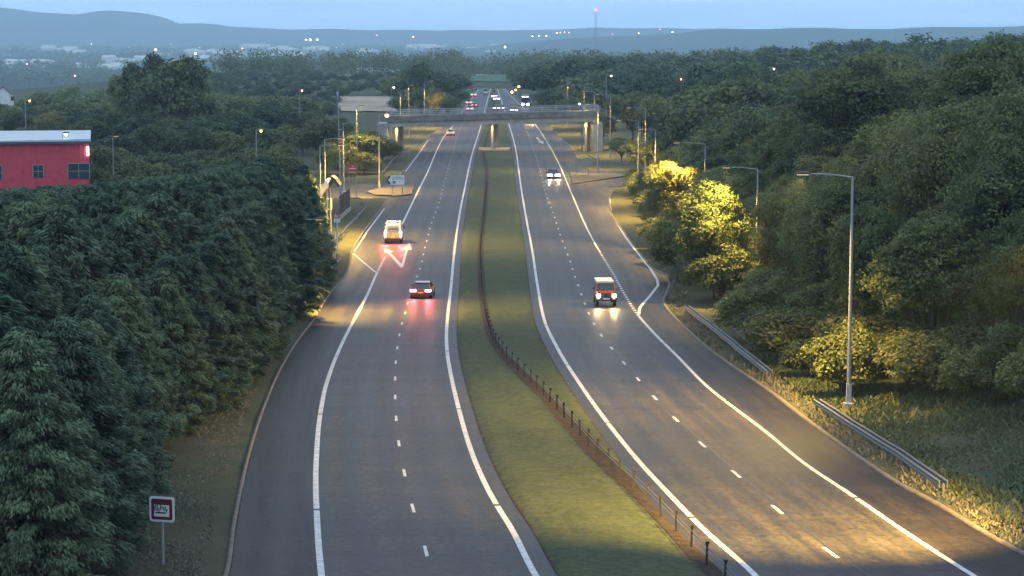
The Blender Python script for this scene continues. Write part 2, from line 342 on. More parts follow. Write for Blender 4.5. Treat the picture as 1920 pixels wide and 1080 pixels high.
# central reservation: grass with the bare strip under the wire fence
Ym = np.concatenate([np.arange(40, 330, .8), np.arange(330, 985, 4.)])
ml = ext('LR', Ym) + .75; mr_ = ext('RL', Ym) - .75; so_ = ext('SOIL', Ym); nn = 28
t = np.linspace(0, 1, nn+1)[None, :]; a = ml[:, None]*(1-t) + mr_[:, None]*t
soil = 1.05*np.exp(-((a - so_[:, None])/(.42 + .22*np.exp(-((Ym[:, None]-100)/45)**2)))**2) - .2
ed = np.minimum(a-ml[:, None], mr_[:, None]-a); soil = np.maximum(soil, .45*np.exp(-(ed/.25)**2))
def medz(a, Y): 
    l = ext('LR', Y)+.75; r = ext('RL', Y)-.75; e = np.minimum(a-l, r-a); s = ext('SOIL', Y)
    return .02 + .12*sm(0, .5, e) - .10*np.exp(-((a-s)/.8)**2) + .03*np.sin(a*1.7+Y*.4)*sm(.2, 1, e)
med = strip('central_reservation', Ym, ml, mr_, M['median'], 0, nn, ('soil', soil), lambda a, b, t: medz(a, b))

def offs(W, d):
    T = np.gradient(W, axis=0); T /= np.linalg.norm(T, axis=1)[:, None]; Nn = np.stack([T[:, 1], -T[:, 0]], 1); return W + Nn*d
def ribbon(name, W, w_, mt, dz=.006, gaps=None, h=0, kind='structure'):
    a = offs(W, -w_/2); b = offs(W, w_/2); n = len(W); V = []; Fc = []
    z = gz(W[:, 1]) + dz + h
    V = np.concatenate([np.c_[a, z], np.c_[b, z]]); q = []
    for i in range(n-1):
        if gaps and gaps(i, W): continue
        q.append((i, n+i, n+i+1, i+1))
    if h:
        V = np.concatenate([V, np.c_[a, z-h-.05], np.c_[b, z-h-.05]])
        for i in range(n-1): q += [(2*n+i, i, i+1, 2*n+i+1), (n+i, 3*n+i, 3*n+i+1, n+i+1)]
        q += [(0, 2*n, 3*n, n), (n-1, 2*n-1, 4*n-1, 3*n-1)]
    me = bpy.data.meshes.new(name); build(me, V, np.array(q)); o = link(name, me, mat=mt)
    return tag(o, kind=kind)
def resamp(W, step=1.):
    s = np.r_[0, np.cumsum(np.linalg.norm(np.diff(W, axis=0), axis=1))]; q = np.arange(0, s[-1], step)
    return np.c_[np.interp(q, s, W[:, 0]), np.interp(q, s, W[:, 1])]
def sub(W, Ya, Yb): return W[(W[:, 1] >= Ya) & (W[:, 1] <= Yb)]
gap = lambda every, length: (lambda i, W: (i % every) < length)
def full(name, Ya=60, Yb=980):
    W = resamp(np.c_[ext(name, np.arange(Ya, Yb, 1.)), np.arange(Ya, Yb, 1.)], .35); return W
ribbon('edge_line', full('LR'), .24, M['white_line'], gaps=gap(86, 1))
ribbon('edge_line', full('RL'), .24, M['white_line'], gaps=gap(78, 1))
W = full('LL'); y1, y2 = ytoY(512), ytoY(421)
ribbon('edge_line', W[W[:, 1] < y1], .24, M['white_line'], gaps=gap(83, 1))
ribbon('edge_line', W[W[:, 1] > y2], .22, M['white_line'])
ribbon('edge_line', W[(W[:, 1] >= y1) & (W[:, 1] <= ytoY(481))], .24, M['white_line'], gaps=lambda i, W: i % 5 > 2)
W = full('RR'); y1, y2 = ytoY(592), ytoY(473)
ribbon('edge_line', W[W[:, 1] < y1], .22, M['white_line'], gaps=gap(91, 1))
ribbon('edge_line', W[W[:, 1] > y2], .2, M['white_line'])
ribbon('edge_line', W[(W[:, 1] >= y1) & (W[:, 1] <= y2)], .24, M['white_line'], gaps=lambda i, W: i % 6 > 2)
# lane lines: 2 m marks every 9 m
LD = [(800,1040),(798,1031),(774,952),(758,886),(748,832),(743,787),(741,745),(741,710),(742,680),(745,652),(749,627),(754,606),(760,586),(765,567),(782,519),(787,505),(791,491),(797,462),(801,449),(804,436),(811,412),(820,390),(831,350),(842,310),(855,265),(866,232),(876,210),(895,180)]
RD = [(1635,1088),(1572,1047),(1458,956),(1385,893),(1314,831),(1266,785),(1225,743),(1193,707),(1165,675),(1142,647),(1126,627),(1101,581),(1087,543),(1076,512),(1067,484),(1057,459),(1046,427),(1036,396),(1024,365),(1013,320),(1000,280),(984,235),(973,210),(950,180)]
CV['LD'] = curve(LD); CV['RD'] = curve(RD)
def dashes(name, ph, Ya=70, Yb=980, on=2., per=9., w_=.13):
    W = resamp(np.c_[ext(name, np.arange(Ya, Yb, 1.)), np.arange(Ya, Yb, 1.)], .25)
    k0 = int(np.argmin(np.abs(W[:, 1]-ph))); n = int(per/.25); m_ = int(on/.25)
    ribbon('lane_line', W, w_, M['white_line'], gaps=lambda i, W: (i - k0 + m_//2) % n >= m_)
dashes('LD', ytoY(952)); dashes('RD', ytoY(956), w_=.15)
# dark sealed joint along the right-hand lane line
ribbon('tar_joint', sub(full('RD'), 60, 150)+np.array([.16, 0]), .07, mat('tar_seam', (.015, .015, .015), .5), dz=.005)
# kerbs
Wk = resamp(CV['L0'][CV['L0'][:, 1] < 560], .5); ribbon('kerb', offs(Wk, -.12), .16, M['kerb'], dz=0, h=.07)
Wk = resamp(CV['RE'][CV['RE'][:, 1] < 560], .5); Wk = Wk[(Wk[:, 1] < ytoY(357)) | (Wk[:, 1] > ytoY(312))]
k1 = Wk[Wk[:, 1] < ytoY(357)]; k2 = Wk[Wk[:, 1] > ytoY(312)]
ribbon('kerb', offs(k1, .12), .2, M['kerb'], dz=0, h=.08); ribbon('kerb', offs(k2, .12), .18, M['kerb'], dz=0, h=.08)
# painted lines of the slip roads
def pline(name, pts, w_, mt='white_line', h=0, dz=.007):
    W = np.array([P(x, y)[:2] for x, y in pts]); return ribbon(name, resamp(W, .8), w_, M[mt], dz=dz, h=h)
pline('slip_road_line', [(1198,590),(1199,579),(1204,571),(1216,558),(1234,535),(1232,524),(1219,503),(1200,480),(1172,443),(1146,400),(1143,372)], .24)
pline('shoulder_end_line', [(705,511),(662,475)], .2)
pline('slip_road_line', [(664,471),(690,432),(721,391)], .14)
pline('slip_road_line', [(760,322),(784,290),(803,262)], .16)
# junction side roads, pixel-traced then laid on the flat ground
def quadroad(name, rows, mt, dz):
    Yv = np.array([ytoY(r[0]) for r in rows]); a = np.array([P(r[1], r[0]).x for r in rows]); b = np.array([P(r[2], r[0]).x for r in rows])
    o = np.argsort(Yv); Yv, a, b = Yv[o], a[o], b[o]; Yi = np.linspace(Yv[0], Yv[-1], 24)
    return strip(name, Yi, np.interp(Yi, Yv, a), np.interp(Yi, Yv, b), mt, dz, 2)
quadroad('side_road', [(346,668,745),(352,630,742),(360,560,738),(366,540,732),(372,560,727)], M['asphalt'], .004)
quadroad('side_road', [(320,1094,1300),(328,1094,1300),(340,1110,1300),(350,1140,1180)], M['asphalt'], .004)
M['island'] = mat('old_paving', (.075, .068, .06), .9, noise=(1.2, .4))
def island(name, pts, mt, h=.13):
    me = bpy.data.meshes.new(name); bm = bmesh.new(); vs = [bm.verts.new(P(x, y, .06)) for x, y in pts]; f = bm.faces.new(vs)
    r = bmesh.ops.extrude_face_region(bm, geom=[f]); 
    for v in r['geom']:
        if isinstance(v, bmesh.types.BMVert): v.co.z += h
    bmesh.ops.recalc_face_normals(bm, faces=bm.faces); bm.to_mesh(me); bm.free(); return tag(link(name, me, mat=mt), kind='structure')
island('traffic_island', [(687,361),(716,353),(778,345),(772,366),(738,369),(702,367)], M['island'])
island('traffic_island', [(1068,326),(1135,327),(1182,330),(1074,346)], M['island'])
# divided lane arrow on the left carriageway
def paint(name, polys, dz=.007):
    me = bpy.data.meshes.new(name); bm = bmesh.new()
    for pts in polys: bm.faces.new([bm.verts.new(P(x, y, dz)) for x, y in pts])
    bmesh.ops.recalc_face_normals(bm, faces=bm.faces)
    for f in bm.faces:
        if f.normal.z < 0: f.normal_flip()
    bm.to_mesh(me); bm.free(); return tag(link(name, me, mat=M['white_line']), kind='structure')
paint('lane_arrow', [[(751,502),(756,501),(765,467),(761,466)],[(751,502),(756,498),(731,472),(727,474)],[(768,457),(772,468),(755,467)],[(721,466),(740,472),(721,474)]])
paint('lane_arrow', [[(1005,258),(1007,257),(1016,266),(1013,267)],[(1008,266),(1018,264),(1019,270)]])
# ------------------------------------------------------------------ trees
def rv(n):
    v = rng.normal(size=(n, 3)); return v/np.linalg.norm(v, axis=1)[:, None]
def quads(c, nrm, size, asp, along=None):
    n = len(c); a = np.cross(nrm, rv(n) if along is None else along); a /= np.linalg.norm(a, axis=1)[:, None]+1e-9
    b = np.cross(nrm, a); s = (size*(.65+.7*rng.random(n)))[:, None] if np.isscalar(size) else size[:, None]
    a = a*s*.5*asp; b = b*s*.5; fold = nrm*s*.12
    V = np.stack([c-b, c-a+fold, c+b, c+a+fold], 1).reshape(-1, 3)       # diamond-shaped leaf cluster
    return V, np.arange(4*n).reshape(-1, 4)
def tubes(segs, nsides=6):
    V = []; Fc = []; o = 0
    for p0, p1, r0, r1 in segs:
        p0 = np.array(p0, float); p1 = np.array(p1, float); d = p1-p0; d /= np.linalg.norm(d)+1e-9
        u = np.cross(d, [0, 0, 1] if abs(d[2]) < .9 else [1, 0, 0]); u /= np.linalg.norm(u); v = np.cross(d, u)
        for p, r in ((p0, r0), (p1, r1)):
            for k in range(nsides):
                a = 2*math.pi*k/nsides; V.append(p + r*(math.cos(a)*u+math.sin(a)*v))
        for k in range(nsides):
            k2 = (k+1) % nsides; Fc.append((o+k, o+k2, o+nsides+k2, o+nsides+k))
        Fc.append(tuple(o+nsides+k for k in range(nsides))) if nsides == 4 else None
        o += 2*nsides
    return np.array(V), np.array([f for f in Fc if f])
def crown_mesh(name, V, Fc, tint, m):
    me = bpy.data.meshes.new(name); build(me, V, Fc)
    a = me.attributes.new('tint', 'FLOAT', 'POINT'); a.data.foreach_set('value', np.repeat(tint, 4).astype(np.float32))
    me.materials.append(m); return me
PROTO = {}
def broadleaf(key, h, rad, lobes, subs, per, leaf, m, trunk_h=.25, seed=0):
    """unit: crown of leaf sprigs clustered on lobes, with limbs reaching into them"""
    global rng; rng = np.random.default_rng(seed+100)
    c0 = np.array([0, 0, h*(trunk_h+ (1-trunk_h)*.5)]); er = np.array([rad, rad, h*(1-trunk_h)*.5])
    Ls = []; segs = []
    g = rng.random()*6
    for k in range(lobes):
        d = rv(1)[0]
        if d[2] < -.55: d[2] *= -.4
        q = rng.random()**.4*.74
        wob = 1 + .22*math.sin(3*math.atan2(d[1], d[0])+g)
        Ls.append((c0 + d*er*q*wob, rad*rng.uniform(.20, .40)*(1.1-.3*q)))
    fork = np.array([0, 0, h*trunk_h*1.1])
    segs.append(((0, 0, -.6), fork, h*.022, h*.016)); segs.append((fork, (0, 0, h*.62), h*.016, h*.008))
    for c, r in Ls[::2]:
        md = fork*.45 + c*.55 + rv(1)[0]*.3 + np.array([0, 0, -.04*h])
        segs.append((fork + (0, 0, rng.random()*h*.2), md, h*.009, h*.006)); segs.append((md, c, h*.006, h*.002))
    C = []; N = []; T = []
    for c, r in Ls:
        d = rv(subs); d[:, 2] = np.where(d[:, 2] < -.6, -d[:, 2], d[:, 2])
        rr = r*(.75+.38*rng.random(subs))
        sc_ = c + d*rr[:, None]*np.array([1, 1, .82]); lt = rng.normal(0, .05)
        keep = np.ones(subs, bool)
        for c2, r2 in Ls:
            if c2 is not c: keep &= np.linalg.norm((sc_-c2)/np.array([1, 1, .82]), axis=1) > r2*.62
        sc_ = sc_[keep]; d = d[keep]; n = len(sc_)
        off = rng.normal(size=(n, per, 3))*(leaf*1.05)*np.array([1, 1, .6])
        C.append((sc_[:, None]+off).reshape(-1, 3))
        nn_ = d[:, None]*.8 + rng.normal(size=(n, per, 3))*.55 + np.array([0, 0, .45]); N.append(nn_.reshape(-1, 3))
        T.append((rng.normal(0, .09, n)[:, None] + rng.normal(0, .04, (n, per)) + lt).ravel())
    C = np.concatenate(C); N = np.concatenate(N); N /= np.linalg.norm(N, axis=1)[:, None]
    V, Fc = quads(C, N, leaf, .7)
    me = crown_mesh('crown', V, Fc, np.concatenate(T), m)
    tm = bpy.data.meshes.new('trunk'); v, f = tubes(segs); build(tm, v, f); tm.materials.append(M['bark'])
    PROTO[key] = (me, tm, h, rad)
def conifer(key, h, rad, nb, per, seed, m):
    global rng; rng = np.random.default_rng(seed+300)
    C = []; N = []; A = []; T = []; S = []; segs = [((0, 0, -.6), (0, 0, h*.97), h*.016, .02)]
    g = rng.random(4)*6
    for k in range(nb):
        f = (k+.5)/nb; f = f**.85; z = h*(.04 + .94*f)
        az = k*2.39996 + rng.normal(0, .25)
        prof = (1-f)**.62*1.12 if f > .25 else .88+.3*f
        L = rad*min(prof, 1.05)*rng.uniform(.72, 1.18)*(1+.12*math.sin(2*az+g[0])) + .12
        d = np.array([math.cos(az), math.sin(az), 0]); rise = rng.uniform(.05, .5)*L*(.4+f)
        tip = d*L + np.array([0, 0, z+rise]); p0 = np.array([0, 0, z])
        n = max(6, int(per*(L/rad+.2)))
        if k % 5 == 0: segs.append((p0, p0*.3+tip*.7, .04, .012))
        t_ = .35 + .70*np.sqrt(rng.random(n)); side = np.array([-d[1], d[0], 0])
        wd = (rng.random(n)*2-1)*(.16+.34*L*(1.15-t_)*.8)
        droop = -.14*L*(t_**2) + .10*rng.normal(size=n)
        c = p0 + (tip-p0)*t_[:, None] + side*wd[:, None] + np.array([0, 0, 1])*droop[:, None] + rng.normal(size=(n, 3))*.05
        C.append(c); nn_ = np.array([0, 0, 1.]) + d*.35 + rng.normal(size=(n, 3))*.38; N.append(nn_)
        al = d + side*(wd[:, None]*.9) + np.array([0, 0, -.15]) + rng.normal(size=(n, 3))*.25; A.append(al)
        T.append(rng.normal(0, .05, n) + rng.normal(0, .09)); 
    C = np.concatenate(C); N = np.concatenate(N); N /= np.linalg.norm(N, axis=1)[:, None]; A = np.concatenate(A)
    A /= np.linalg.norm(A, axis=1)[:, None]
    n = len(C); s = .165*(.6+.8*rng.random(n)); a = np.cross(N, A); a /= np.linalg.norm(a, axis=1)[:, None]
    b = A; V = np.stack([C-b*s[:, None]*.6, C-a*s[:, None]*.2, C+b*s[:, None]*.7-np.array([0, 0, .05]), C+a*s[:, None]*.2], 1).reshape(-1, 3)
    me = crown_mesh('crown', V, np.arange(4*n).reshape(-1, 4), np.concatenate(T), m)
    tm = bpy.data.meshes.new('trunk'); v, f = tubes(segs); build(tm, v, f); tm.materials.append(M['bark'])
    PROTO[key] = (me, tm, h, rad)
for k in range(4): conifer('con%d' % k, 10, 2.7, 320, 250, k, M['conifer'])
for k in range(4): broadleaf('hi%d' % k, 12, 4.6, 66, 90, 12, .20, M['leaf2' if k == 2 else 'leaf'], .04, seed=k)
for k in range(4): broadleaf('mid%d' % k, 12, 4.8, 46, 42, 10, .40, M[('leaf', 'leafdark', 'leaf2', 'leafdark')[k]], .14, seed=10+k)
for k in range(3): broadleaf('lo%d' % k, 12, 5, 34, 26, 5, .8, M[('leafdark', 'leaf', 'leafdark')[k]], .12, seed=20+k)
for k in range(3): broadleaf('bush%d' % k, 4, 2.6, 30, 60, 11, .2, M[('leaf', 'leaf2', 'leaf')[k]], .04, seed=30+k)
NT = {}
def tree(kind, key, X, Y, h, label, group=None, wide=1., z=None, cat='tree'):
    me, tm, h0, r0 = PROTO[key]; s = h/h0
    e = empty(kind, (X, Y, float(G(X, Y)) if z is None else z), random.random()*6.28)
    e.scale = (s*wide, s*wide, s); tag(e, label, cat, group)
    a = bpy.data.objects.new('crown', me); COL.objects.link(a); a.parent = e
    b = bpy.data.objects.new('trunk', tm); COL.objects.link(b); b.parent = e
    NT[kind] = NT.get(kind, 0)+1
    return e
# --- conifer belt left of the near carriageway
LT = curve([(235,1095),(262,1060),(292,940),(380,822),(462,756),(500,718),(524,640),(556,600),(585,575),(604,540),(608,500),(606,470),(604,430)])
def foot(W, Y): return np.interp(Y, W[:, 1], W[:, 0])
def infov(X, Y, m=6): return abs(X) < .2292*Y + m
y = 72.
row = 0
while y < 262:
    xe = foot(LT, y) - 2.3; x = xe; first = True
    while x > -.2292*y - 4:
        X = x + (random.uniform(-.5, .2) if first else random.uniform(-1, 1)); Y = y + random.uniform(-1, 1)
        h = random.uniform(8.6, 11.2)*(.86 if first else 1)
        pxx = 960+X/Y*F; h = min(h, CAMZ-(float(np.interp(pxx, [-50, 0, 160, 350, 470, 540, 620], [352, 350, 342, 324, 292, 276, 286]))-YH)/F*Y - float(G(X, Y)) - random.uniform(0, .5))
        k = random.choice(['con0', 'con1', 'con2', 'con3'])
        lb_, gp_ = ('feathery conifer at the verge edge ' + ('near the maroon sign' if y < 105 else 'halfway along the belt' if y < 165 else 'towards the garage signs'), 'verge-edge conifers ' + ('near the maroon sign' if y < 105 else 'halfway along the belt' if y < 165 else 'towards the garage signs')) if first else (('large feathery conifer near the bottom left of the belt, behind the front row', 'near conifers behind the front row') if y < 125 else (('conifer in the middle of the dense belt left of the carriageway', 'conifers in the middle of the belt') if y < 190 else ('small distant conifer at the far end of the belt below the red building', 'conifers at the far end of the belt')))
        tree('conifer', k, X, Y, h, lb_, gp_, wide=random.uniform(1.0, 1.25))
        x -= 4.2; first = False
    y += 4.3; row += 1
tree('conifer', 'con1', float(foot(LT, 176))-1.6, 174.5, 9.8, 'conifer added in front of the half-buried lamp by the left shoulder', None, wide=1.25)  # added tree: screens the buried lamp from view and breaks up its light
# --- right bank
RT0 = [Pg(x, y) for x, y in [(1168,352),(1166,380),(1180,418),(1208,452),(1240,482),(1276,512),(1312,560),(1372,625),(1450,700),(1530,748),(1640,748),(1760,770),(1960,830)]]
RT = np.array(sorted([(p.x, p.y) for p in RT0], key=lambda p: p[1]))
RS = lambda y: 'around the tall lone lamp on the right' if y < 140 else 'above the long guard rail on the right' if y < 190 else 'below the two glowing yellow trees' if y < 250 else 'at the mouth of the right-hand side road'
def rnoise(X, Y): return .5+.5*math.sin(X*.13+1.7*math.sin(Y*.045))*math.cos(Y*.06+X*.05)
y = 106.
while y < 345:
    xe = foot(RT, y) + (1.5 if y < 200 else 1.2 if y < 250 else 2.8); x = xe; j = 0
    while x < .2292*y + 7:
        dd = x - xe; X = x + random.uniform(-1, 1)*(.4 if j == 0 else 1.3); Y = y + random.uniform(-1.6, 1.6)
        if dd < 3.0 and 158 < y < 184: x += 3.2; j += 1; continue
        if dd < (5.6 if y > 140 else 3.0):
            tree('shrub', random.choice(['bush0', 'bush1', 'bush2']), X, Y, random.uniform(2.6, 4.8), 'leafy green shrub ' + RS(y), 'shrubs ' + RS(y), wide=random.uniform(.9, 1.25), cat='shrub'); x += 2.9
        else:
            h = (9.0 + 2*rnoise(X, Y) if dd < 8 else 10.5 + 5.5*rnoise(X, Y)) + random.uniform(-.8, .8)
            if y > 240: h += 2.5*(dd > 12)
            key = random.choice(['hi0', 'hi1', 'hi2', 'hi3']) if y < 250 else random.choice(['mid0', 'mid1', 'mid2', 'mid3'])
            tree('broadleaf_tree', key, X, Y, h, *(('broad-crowned front tree just above the shrubs ' + RS(y), 'front trees above the shrubs ' + RS(y)) if dd < 7 else (('tall broad-crowned tree at the right edge, uphill of the lone lamp', 'tall trees uphill of the lone lamp') if y < 150 else ('tall broad-crowned tree in the right-hand wood above the guard rail', 'tall trees above the guard rail') if y < 190 else ('tall dark tree in the farther part of the right-hand wood', 'tall farther trees of the right-hand wood'))), wide=random.uniform(.85, 1.1)); x += 5.0 if dd < 8 else 6.3
        j += 1
    y += 6.2
# --- rows of broadleaf trees further away; tops follow the skyline of the photograph
STUFF = {}
def rowtrees(Y, x0, x1, tops, key, step, label, group, kind='broadleaf_tree', jit=.9, wide=1.):
    tx = [t[0] for t in tops]; ty = [t[1] for t in tops]
    X = (x0-960)/F*Y; Xe = (x1-960)/F*Y
    while X < Xe:
        px = 960 + X/Y*F; yy = np.interp(px, tx, ty); YY_ = Y + random.uniform(-.5, .5)*step
        zt = CAMZ - (yy-YH)/F*YY_; g = float(G(X, YY_)); h = zt - g + random.uniform(-jit*1.6, jit)
        if h > 3.5:
            wd = max(.7, min(1.5, step*.75/(h*.4)))*random.uniform(.9, 1.15)
            if Y >= 510 and 'clump' not in label: STUFF.setdefault(label, []).append((random.choice(key), X, YY_, g, h, wd, random.random()*6.28))
            else: tree(kind, random.choice(key), X, YY_, h, label, group, wide=wd)
        X += step*random.uniform(.8, 1.2)
MID = ['mid0', 'mid1', 'mid2', 'mid3']; LO = ['lo0', 'lo1', 'lo2']
ll = 'rounded dark green tree in the wood beyond the conifer belt on the left'; gl = 'trees in the wood on the left'
ll = 'rounded dark green tree in the nearest row just behind the conifer belt'; gl = 'trees in the nearest row just behind the conifer belt'
rowtrees(278, 175, 566, [(0,310),(600,296)], MID, 5.5, ll, gl)
ll = 'rounded dark green tree in the second row behind the conifer belt'; gl = 'trees in the second row behind the conifer belt'
rowtrees(310, -40, 570, [(0,268),(160,262),(175,275),(600,268)], MID, 6, ll, gl)
ll = 'rounded dark green tree standing level with the red building roof, left of the road'; gl = 'trees standing level with the red building roof, left of the road'
rowtrees(345, -40, 585, [(0,240),(300,235),(600,245)], MID, 6.5, ll, gl)
ll = 'rounded dark green tree under the tallest tree in the left wood'; gl = 'trees under the tallest tree in the left wood'
rowtrees(400, -40, 712, [(0,222),(300,205),(600,215),(650,225),(712,262)], MID, 6.5, ll, gl)
ll = 'rounded dark green tree on the skyline of the left wood, around the tallest tree'; gl = 'trees on the skyline of the left wood, around the tallest tree'
rowtrees(388, 640, 706, [(640,268),(706,292)], ['bush0', 'bush1', 'bush2'], 3.2, 'low bushy tree beside the small red sign', 'low bushy trees beside the red sign')
rowtrees(430, 640, 738, [(640,238),(738,252)], ['bush0', 'bush1', 'bush2'], 3.6, 'bushy tree filling the gap left of the bridge', 'bushy trees left of the bridge')
rowtrees(450, -40, 726, [(0,205),(300,190),(620,200),(660,222),(726,236)], MID, 7, ll, gl)
rowtrees(520, -40, 620, [(0,195),(200,175),(620,185)], LO, 7.5, ll, gl)
rowtrees(600, -40, 615, [(0,192),(90,170),(260,160),(480,172),(615,190)], LO, 8, ll, gl)
rowtrees(690, -40, 500, [(0,198),(90,160),(220,157),(380,165),(500,180)], LO, 9, ll, gl)
lh = 'hedgerow and field trees in the wood beyond the tan field'
for Yq, xa, xb, tp in ((700, 420, 632, 172), (780, 400, 640, 160), (880, 380, 745, 150), (960, 380, 745, 143), (1060, 380, 745, 136), (1160, 400, 745, 130)): rowtrees(Yq, xa, xb, [(380, tp), (640, tp+2), (745, tp+3)], LO, 6.5, lh, 'x')
rowtrees(560, 640, 738, [(640,222),(738,228)], LO, 7, ll, gl)
lc = 'tall dark tree in the clump left of the far end of the road'; gc = 'trees in the clump beyond the bridge on the left'
rowtrees(640, 752, 852, [(750,178),(790,160),(840,172),(852,190)], MID, 6.5, lc, gc)
rowtrees(740, 745, 872, [(745,135),(765,116),(800,122),(850,140),(872,170)], LO, 7, lc, gc)
rowtrees(850, 745, 872, [(745,140),(765,118),(800,124),(850,135),(876,150)], LO, 8, lc, gc)
rowtrees(980, 640, 884, [(640,172),(745,150),(765,122),(850,130),(884,150)], LO, 9, lc, gc)
lr_ = 'full-crowned dark tree in the wood to the right beyond the junction'; gr_ = 'trees in the wood beyond the right-hand junction'
rowtrees(372, 1215, 2000, [(1200,262),(1300,160),(1400,150),(1560,140),(1700,95),(1900,70)], MID, 7.5, lr_, gr_)
rowtrees(425, 1165, 2000, [(1160,250),(1230,170),(1300,138),(1480,128),(1600,100),(1750,72),(2000,62)], MID, 8, lr_, gr_)
rowtrees(490, 1128, 2000, [(1120,215),(1200,165),(1300,128),(1480,120),(1600,100),(2000,70)], MID, 8.5, lr_, gr_)
rowtrees(570, 1070, 2000, [(1070,185),(1150,150),(1300,118),(1480,108),(1600,90),(2000,64)], LO, 9, lr_, gr_)
rowtrees(660, 1034, 2000, [(1034,165),(1090,135),(1300,112),(1480,100),(1540,85),(2000,64)], LO, 10, lr_, gr_)
rowtrees(760, 1012, 2000, [(1000,130),(1060,112),(1300,104),(1480,92),(1540,75),(2000,62)], LO, 11, lr_, gr_)
rowtrees(880, 992, 2000, [(985,122),(1060,108),(1300,100),(1480,88),(2000,62)], LO, 12, lr_, gr_)
rowtrees(1040, 975, 2000, [(970,125),(1060,106),(1300,95),(1400,86),(2000,64)], LO, 14, lr_, gr_)
for lab, L_ in STUFF.items():      # beyond the nearest few hundred trees the wood is one mass
    VV = []; TT = []
    for key, X, Y, g, h, wd, rz_ in L_:
        me, tm, h0, r0 = PROTO[key]; n = len(me.vertices); v = np.empty(n*3, np.float32); me.vertices.foreach_get('co', v); v = v.reshape(-1, 3); tt = np.empty(n, np.float32); me.attributes['tint'].data.foreach_get('value', tt)
        v = v*np.array([h/h0*wd, h/h0*wd, h/h0]); c_, s_ = math.cos(rz_), math.sin(rz_); v = np.c_[v[:, 0]*c_-v[:, 1]*s_+X, v[:, 0]*s_+v[:, 1]*c_+Y, v[:, 2]+g]
        VV.append(v); TT.append(tt[::4]+rng.normal(0, .08))
    VV = np.concatenate(VV); me = crown_mesh('woodland', VV, np.arange(len(VV)).reshape(-1, 4), np.concatenate(TT), M['leafdark']); tag(link('woodland', me), lab.replace('tree in the wood', 'treetops of the wood'), 'woodland', kind='stuff')
# single trees that stand out
def one(kind, key, x, Y, ytop, label, wide=1., cat='tree'):
    X = (x-960)/F*Y; g = float(G(X, Y)); h = CAMZ-(ytop-YH)/F*Y-g; return tree(kind, key, X, Y, h, label, None, wide, cat=cat)
one('broadleaf_tree', 'mid3', 322, 418, 98, 'very tall dark spreading tree rising high above the wood at upper left', 1.0)
one('broadleaf_tree', 'mid1', 285, 420, 95, 'tall narrow dark tree under a lit lamp beside the highest tree at upper left', .62)
one('broadleaf_tree', 'mid1', 258, 424, 122, 'smaller dark tree leaning against the left flank of the highest tree', .7)
one('broadleaf_tree', 'mid3', 355, 330, 140, 'huge round dark tree on the far right behind the yellow lit bushes', 1.0) if False else None
one('broadleaf_tree', 'mid3', 1350, 330, 140, 'big dark round-crowned tree standing behind the brightly lit yellow bushes', 1.25)
one('broadleaf_tree', 'hi2', 1640, 205, 68, 'tall pale olive tree with a domed top near the upper right corner', 1.05)
one('broadleaf_tree', 'mid2', 1660, 330, 60, 'distant pale tree whose top breaks the skyline at upper right', 1.0)
one('broadleaf_tree', 'hi1', 1872, 168, 50, 'tallest dark tree at the right edge of the view', 1.05)
one('broadleaf_tree', 'hi1', 1340, 189.5, 324, 'glowing yellow tree lit by the lamp buried in it, lower of the two', .8)
one('broadleaf_tree', 'hi2', 1256, 256, 281, 'glowing yellow tree lit by a lamp, upper of the two beside the side road', .85)
one('broadleaf_tree', 'hi0', 1640, 134, 372, 'yellow-green tree directly behind the tall lone lamp', .7)
one('broadleaf_tree', 'mid2', 818, 583, 153, 'small yellow lit tree in front of the dark clump beyond the bridge', .6)
one('broadleaf_tree', 'mid2', 28, 422, 195, 'small yellowish lit tree at the far left above the red building', .8)
one('broadleaf_tree', 'mid2', 582, 263, 322, 'small yellow lit tree beside the white garage canopy', .34)
# --- far woods
def woodland(name, pts, hmin, hmax, leaf, per, m, label):
    n = len(pts); h = rng.uniform(hmin, hmax, n); r = h*rng.uniform(.35, .6, n)
    d = rv(n*per).reshape(n, per, 3); d[..., 2] = np.abs(d[..., 2])
    c = np.c_[pts, G(pts[:, 0], pts[:, 1])][:, None] + d*np.stack([r, r, h*.55], 1)[:, None]*(.7+.35*rng.random((n, per, 1))) + np.array([0, 0, 1])*(h*.42)[:, None, None]
    low = rng.random((n, per)) < .25; c[..., 2] -= low*h[:, None]*.35
    nn_ = (d*.8 + rng.normal(size=d.shape)*.5 + np.array([0, 0, .3])).reshape(-1, 3); nn_ /= np.linalg.norm(nn_, axis=1)[:, None]
    V, Fc = quads(c.reshape(-1, 3), nn_, leaf, .8); tint = (rng.normal(0, .1, n)[:, None]+rng.normal(0, .07, (n, per))).ravel()
    me = crown_mesh(name, V, Fc, tint, m); o = link(name, me); return tag(o, label, 'woodland', kind='stuff')
rng = np.random.default_rng(5)
def scatter(n, Y0, Y1, pxa, pxb, dens=None):
    Y = rng.uniform(Y0, Y1, n*3); px = rng.uniform(pxa, pxb, n*3); X = (px-960)/F*Y
    k = np.sin(X*.006+1)*np.sin(Y*.004+X*.002) + .8*rng.random(n*3) > (.35 if dens is None else dens); X, Y = X[k][:n], Y[k][:n]
    return np.c_[X, Y]
def bandpts(Y0, Y1, pxa, pxb, n):
    Y = rng.uniform(Y0, Y1, n); return np.c_[(rng.uniform(pxa, pxb, n)-960)/F*Y, Y]
woodland('far_woodland', np.concatenate([bandpts(1180, 1340, 620, 872, 60), bandpts(1150, 1330, 965, 2000, 330), bandpts(1400, 1500, 560, 1990, 300), bandpts(1500, 1650, 430, 2000, 420), bandpts(1180, 1230, 400, 560, 40)]), 9, 17, 1.25, 95, M['leafdark'], 'dark hazy band of woodland stretching across the middle distance')
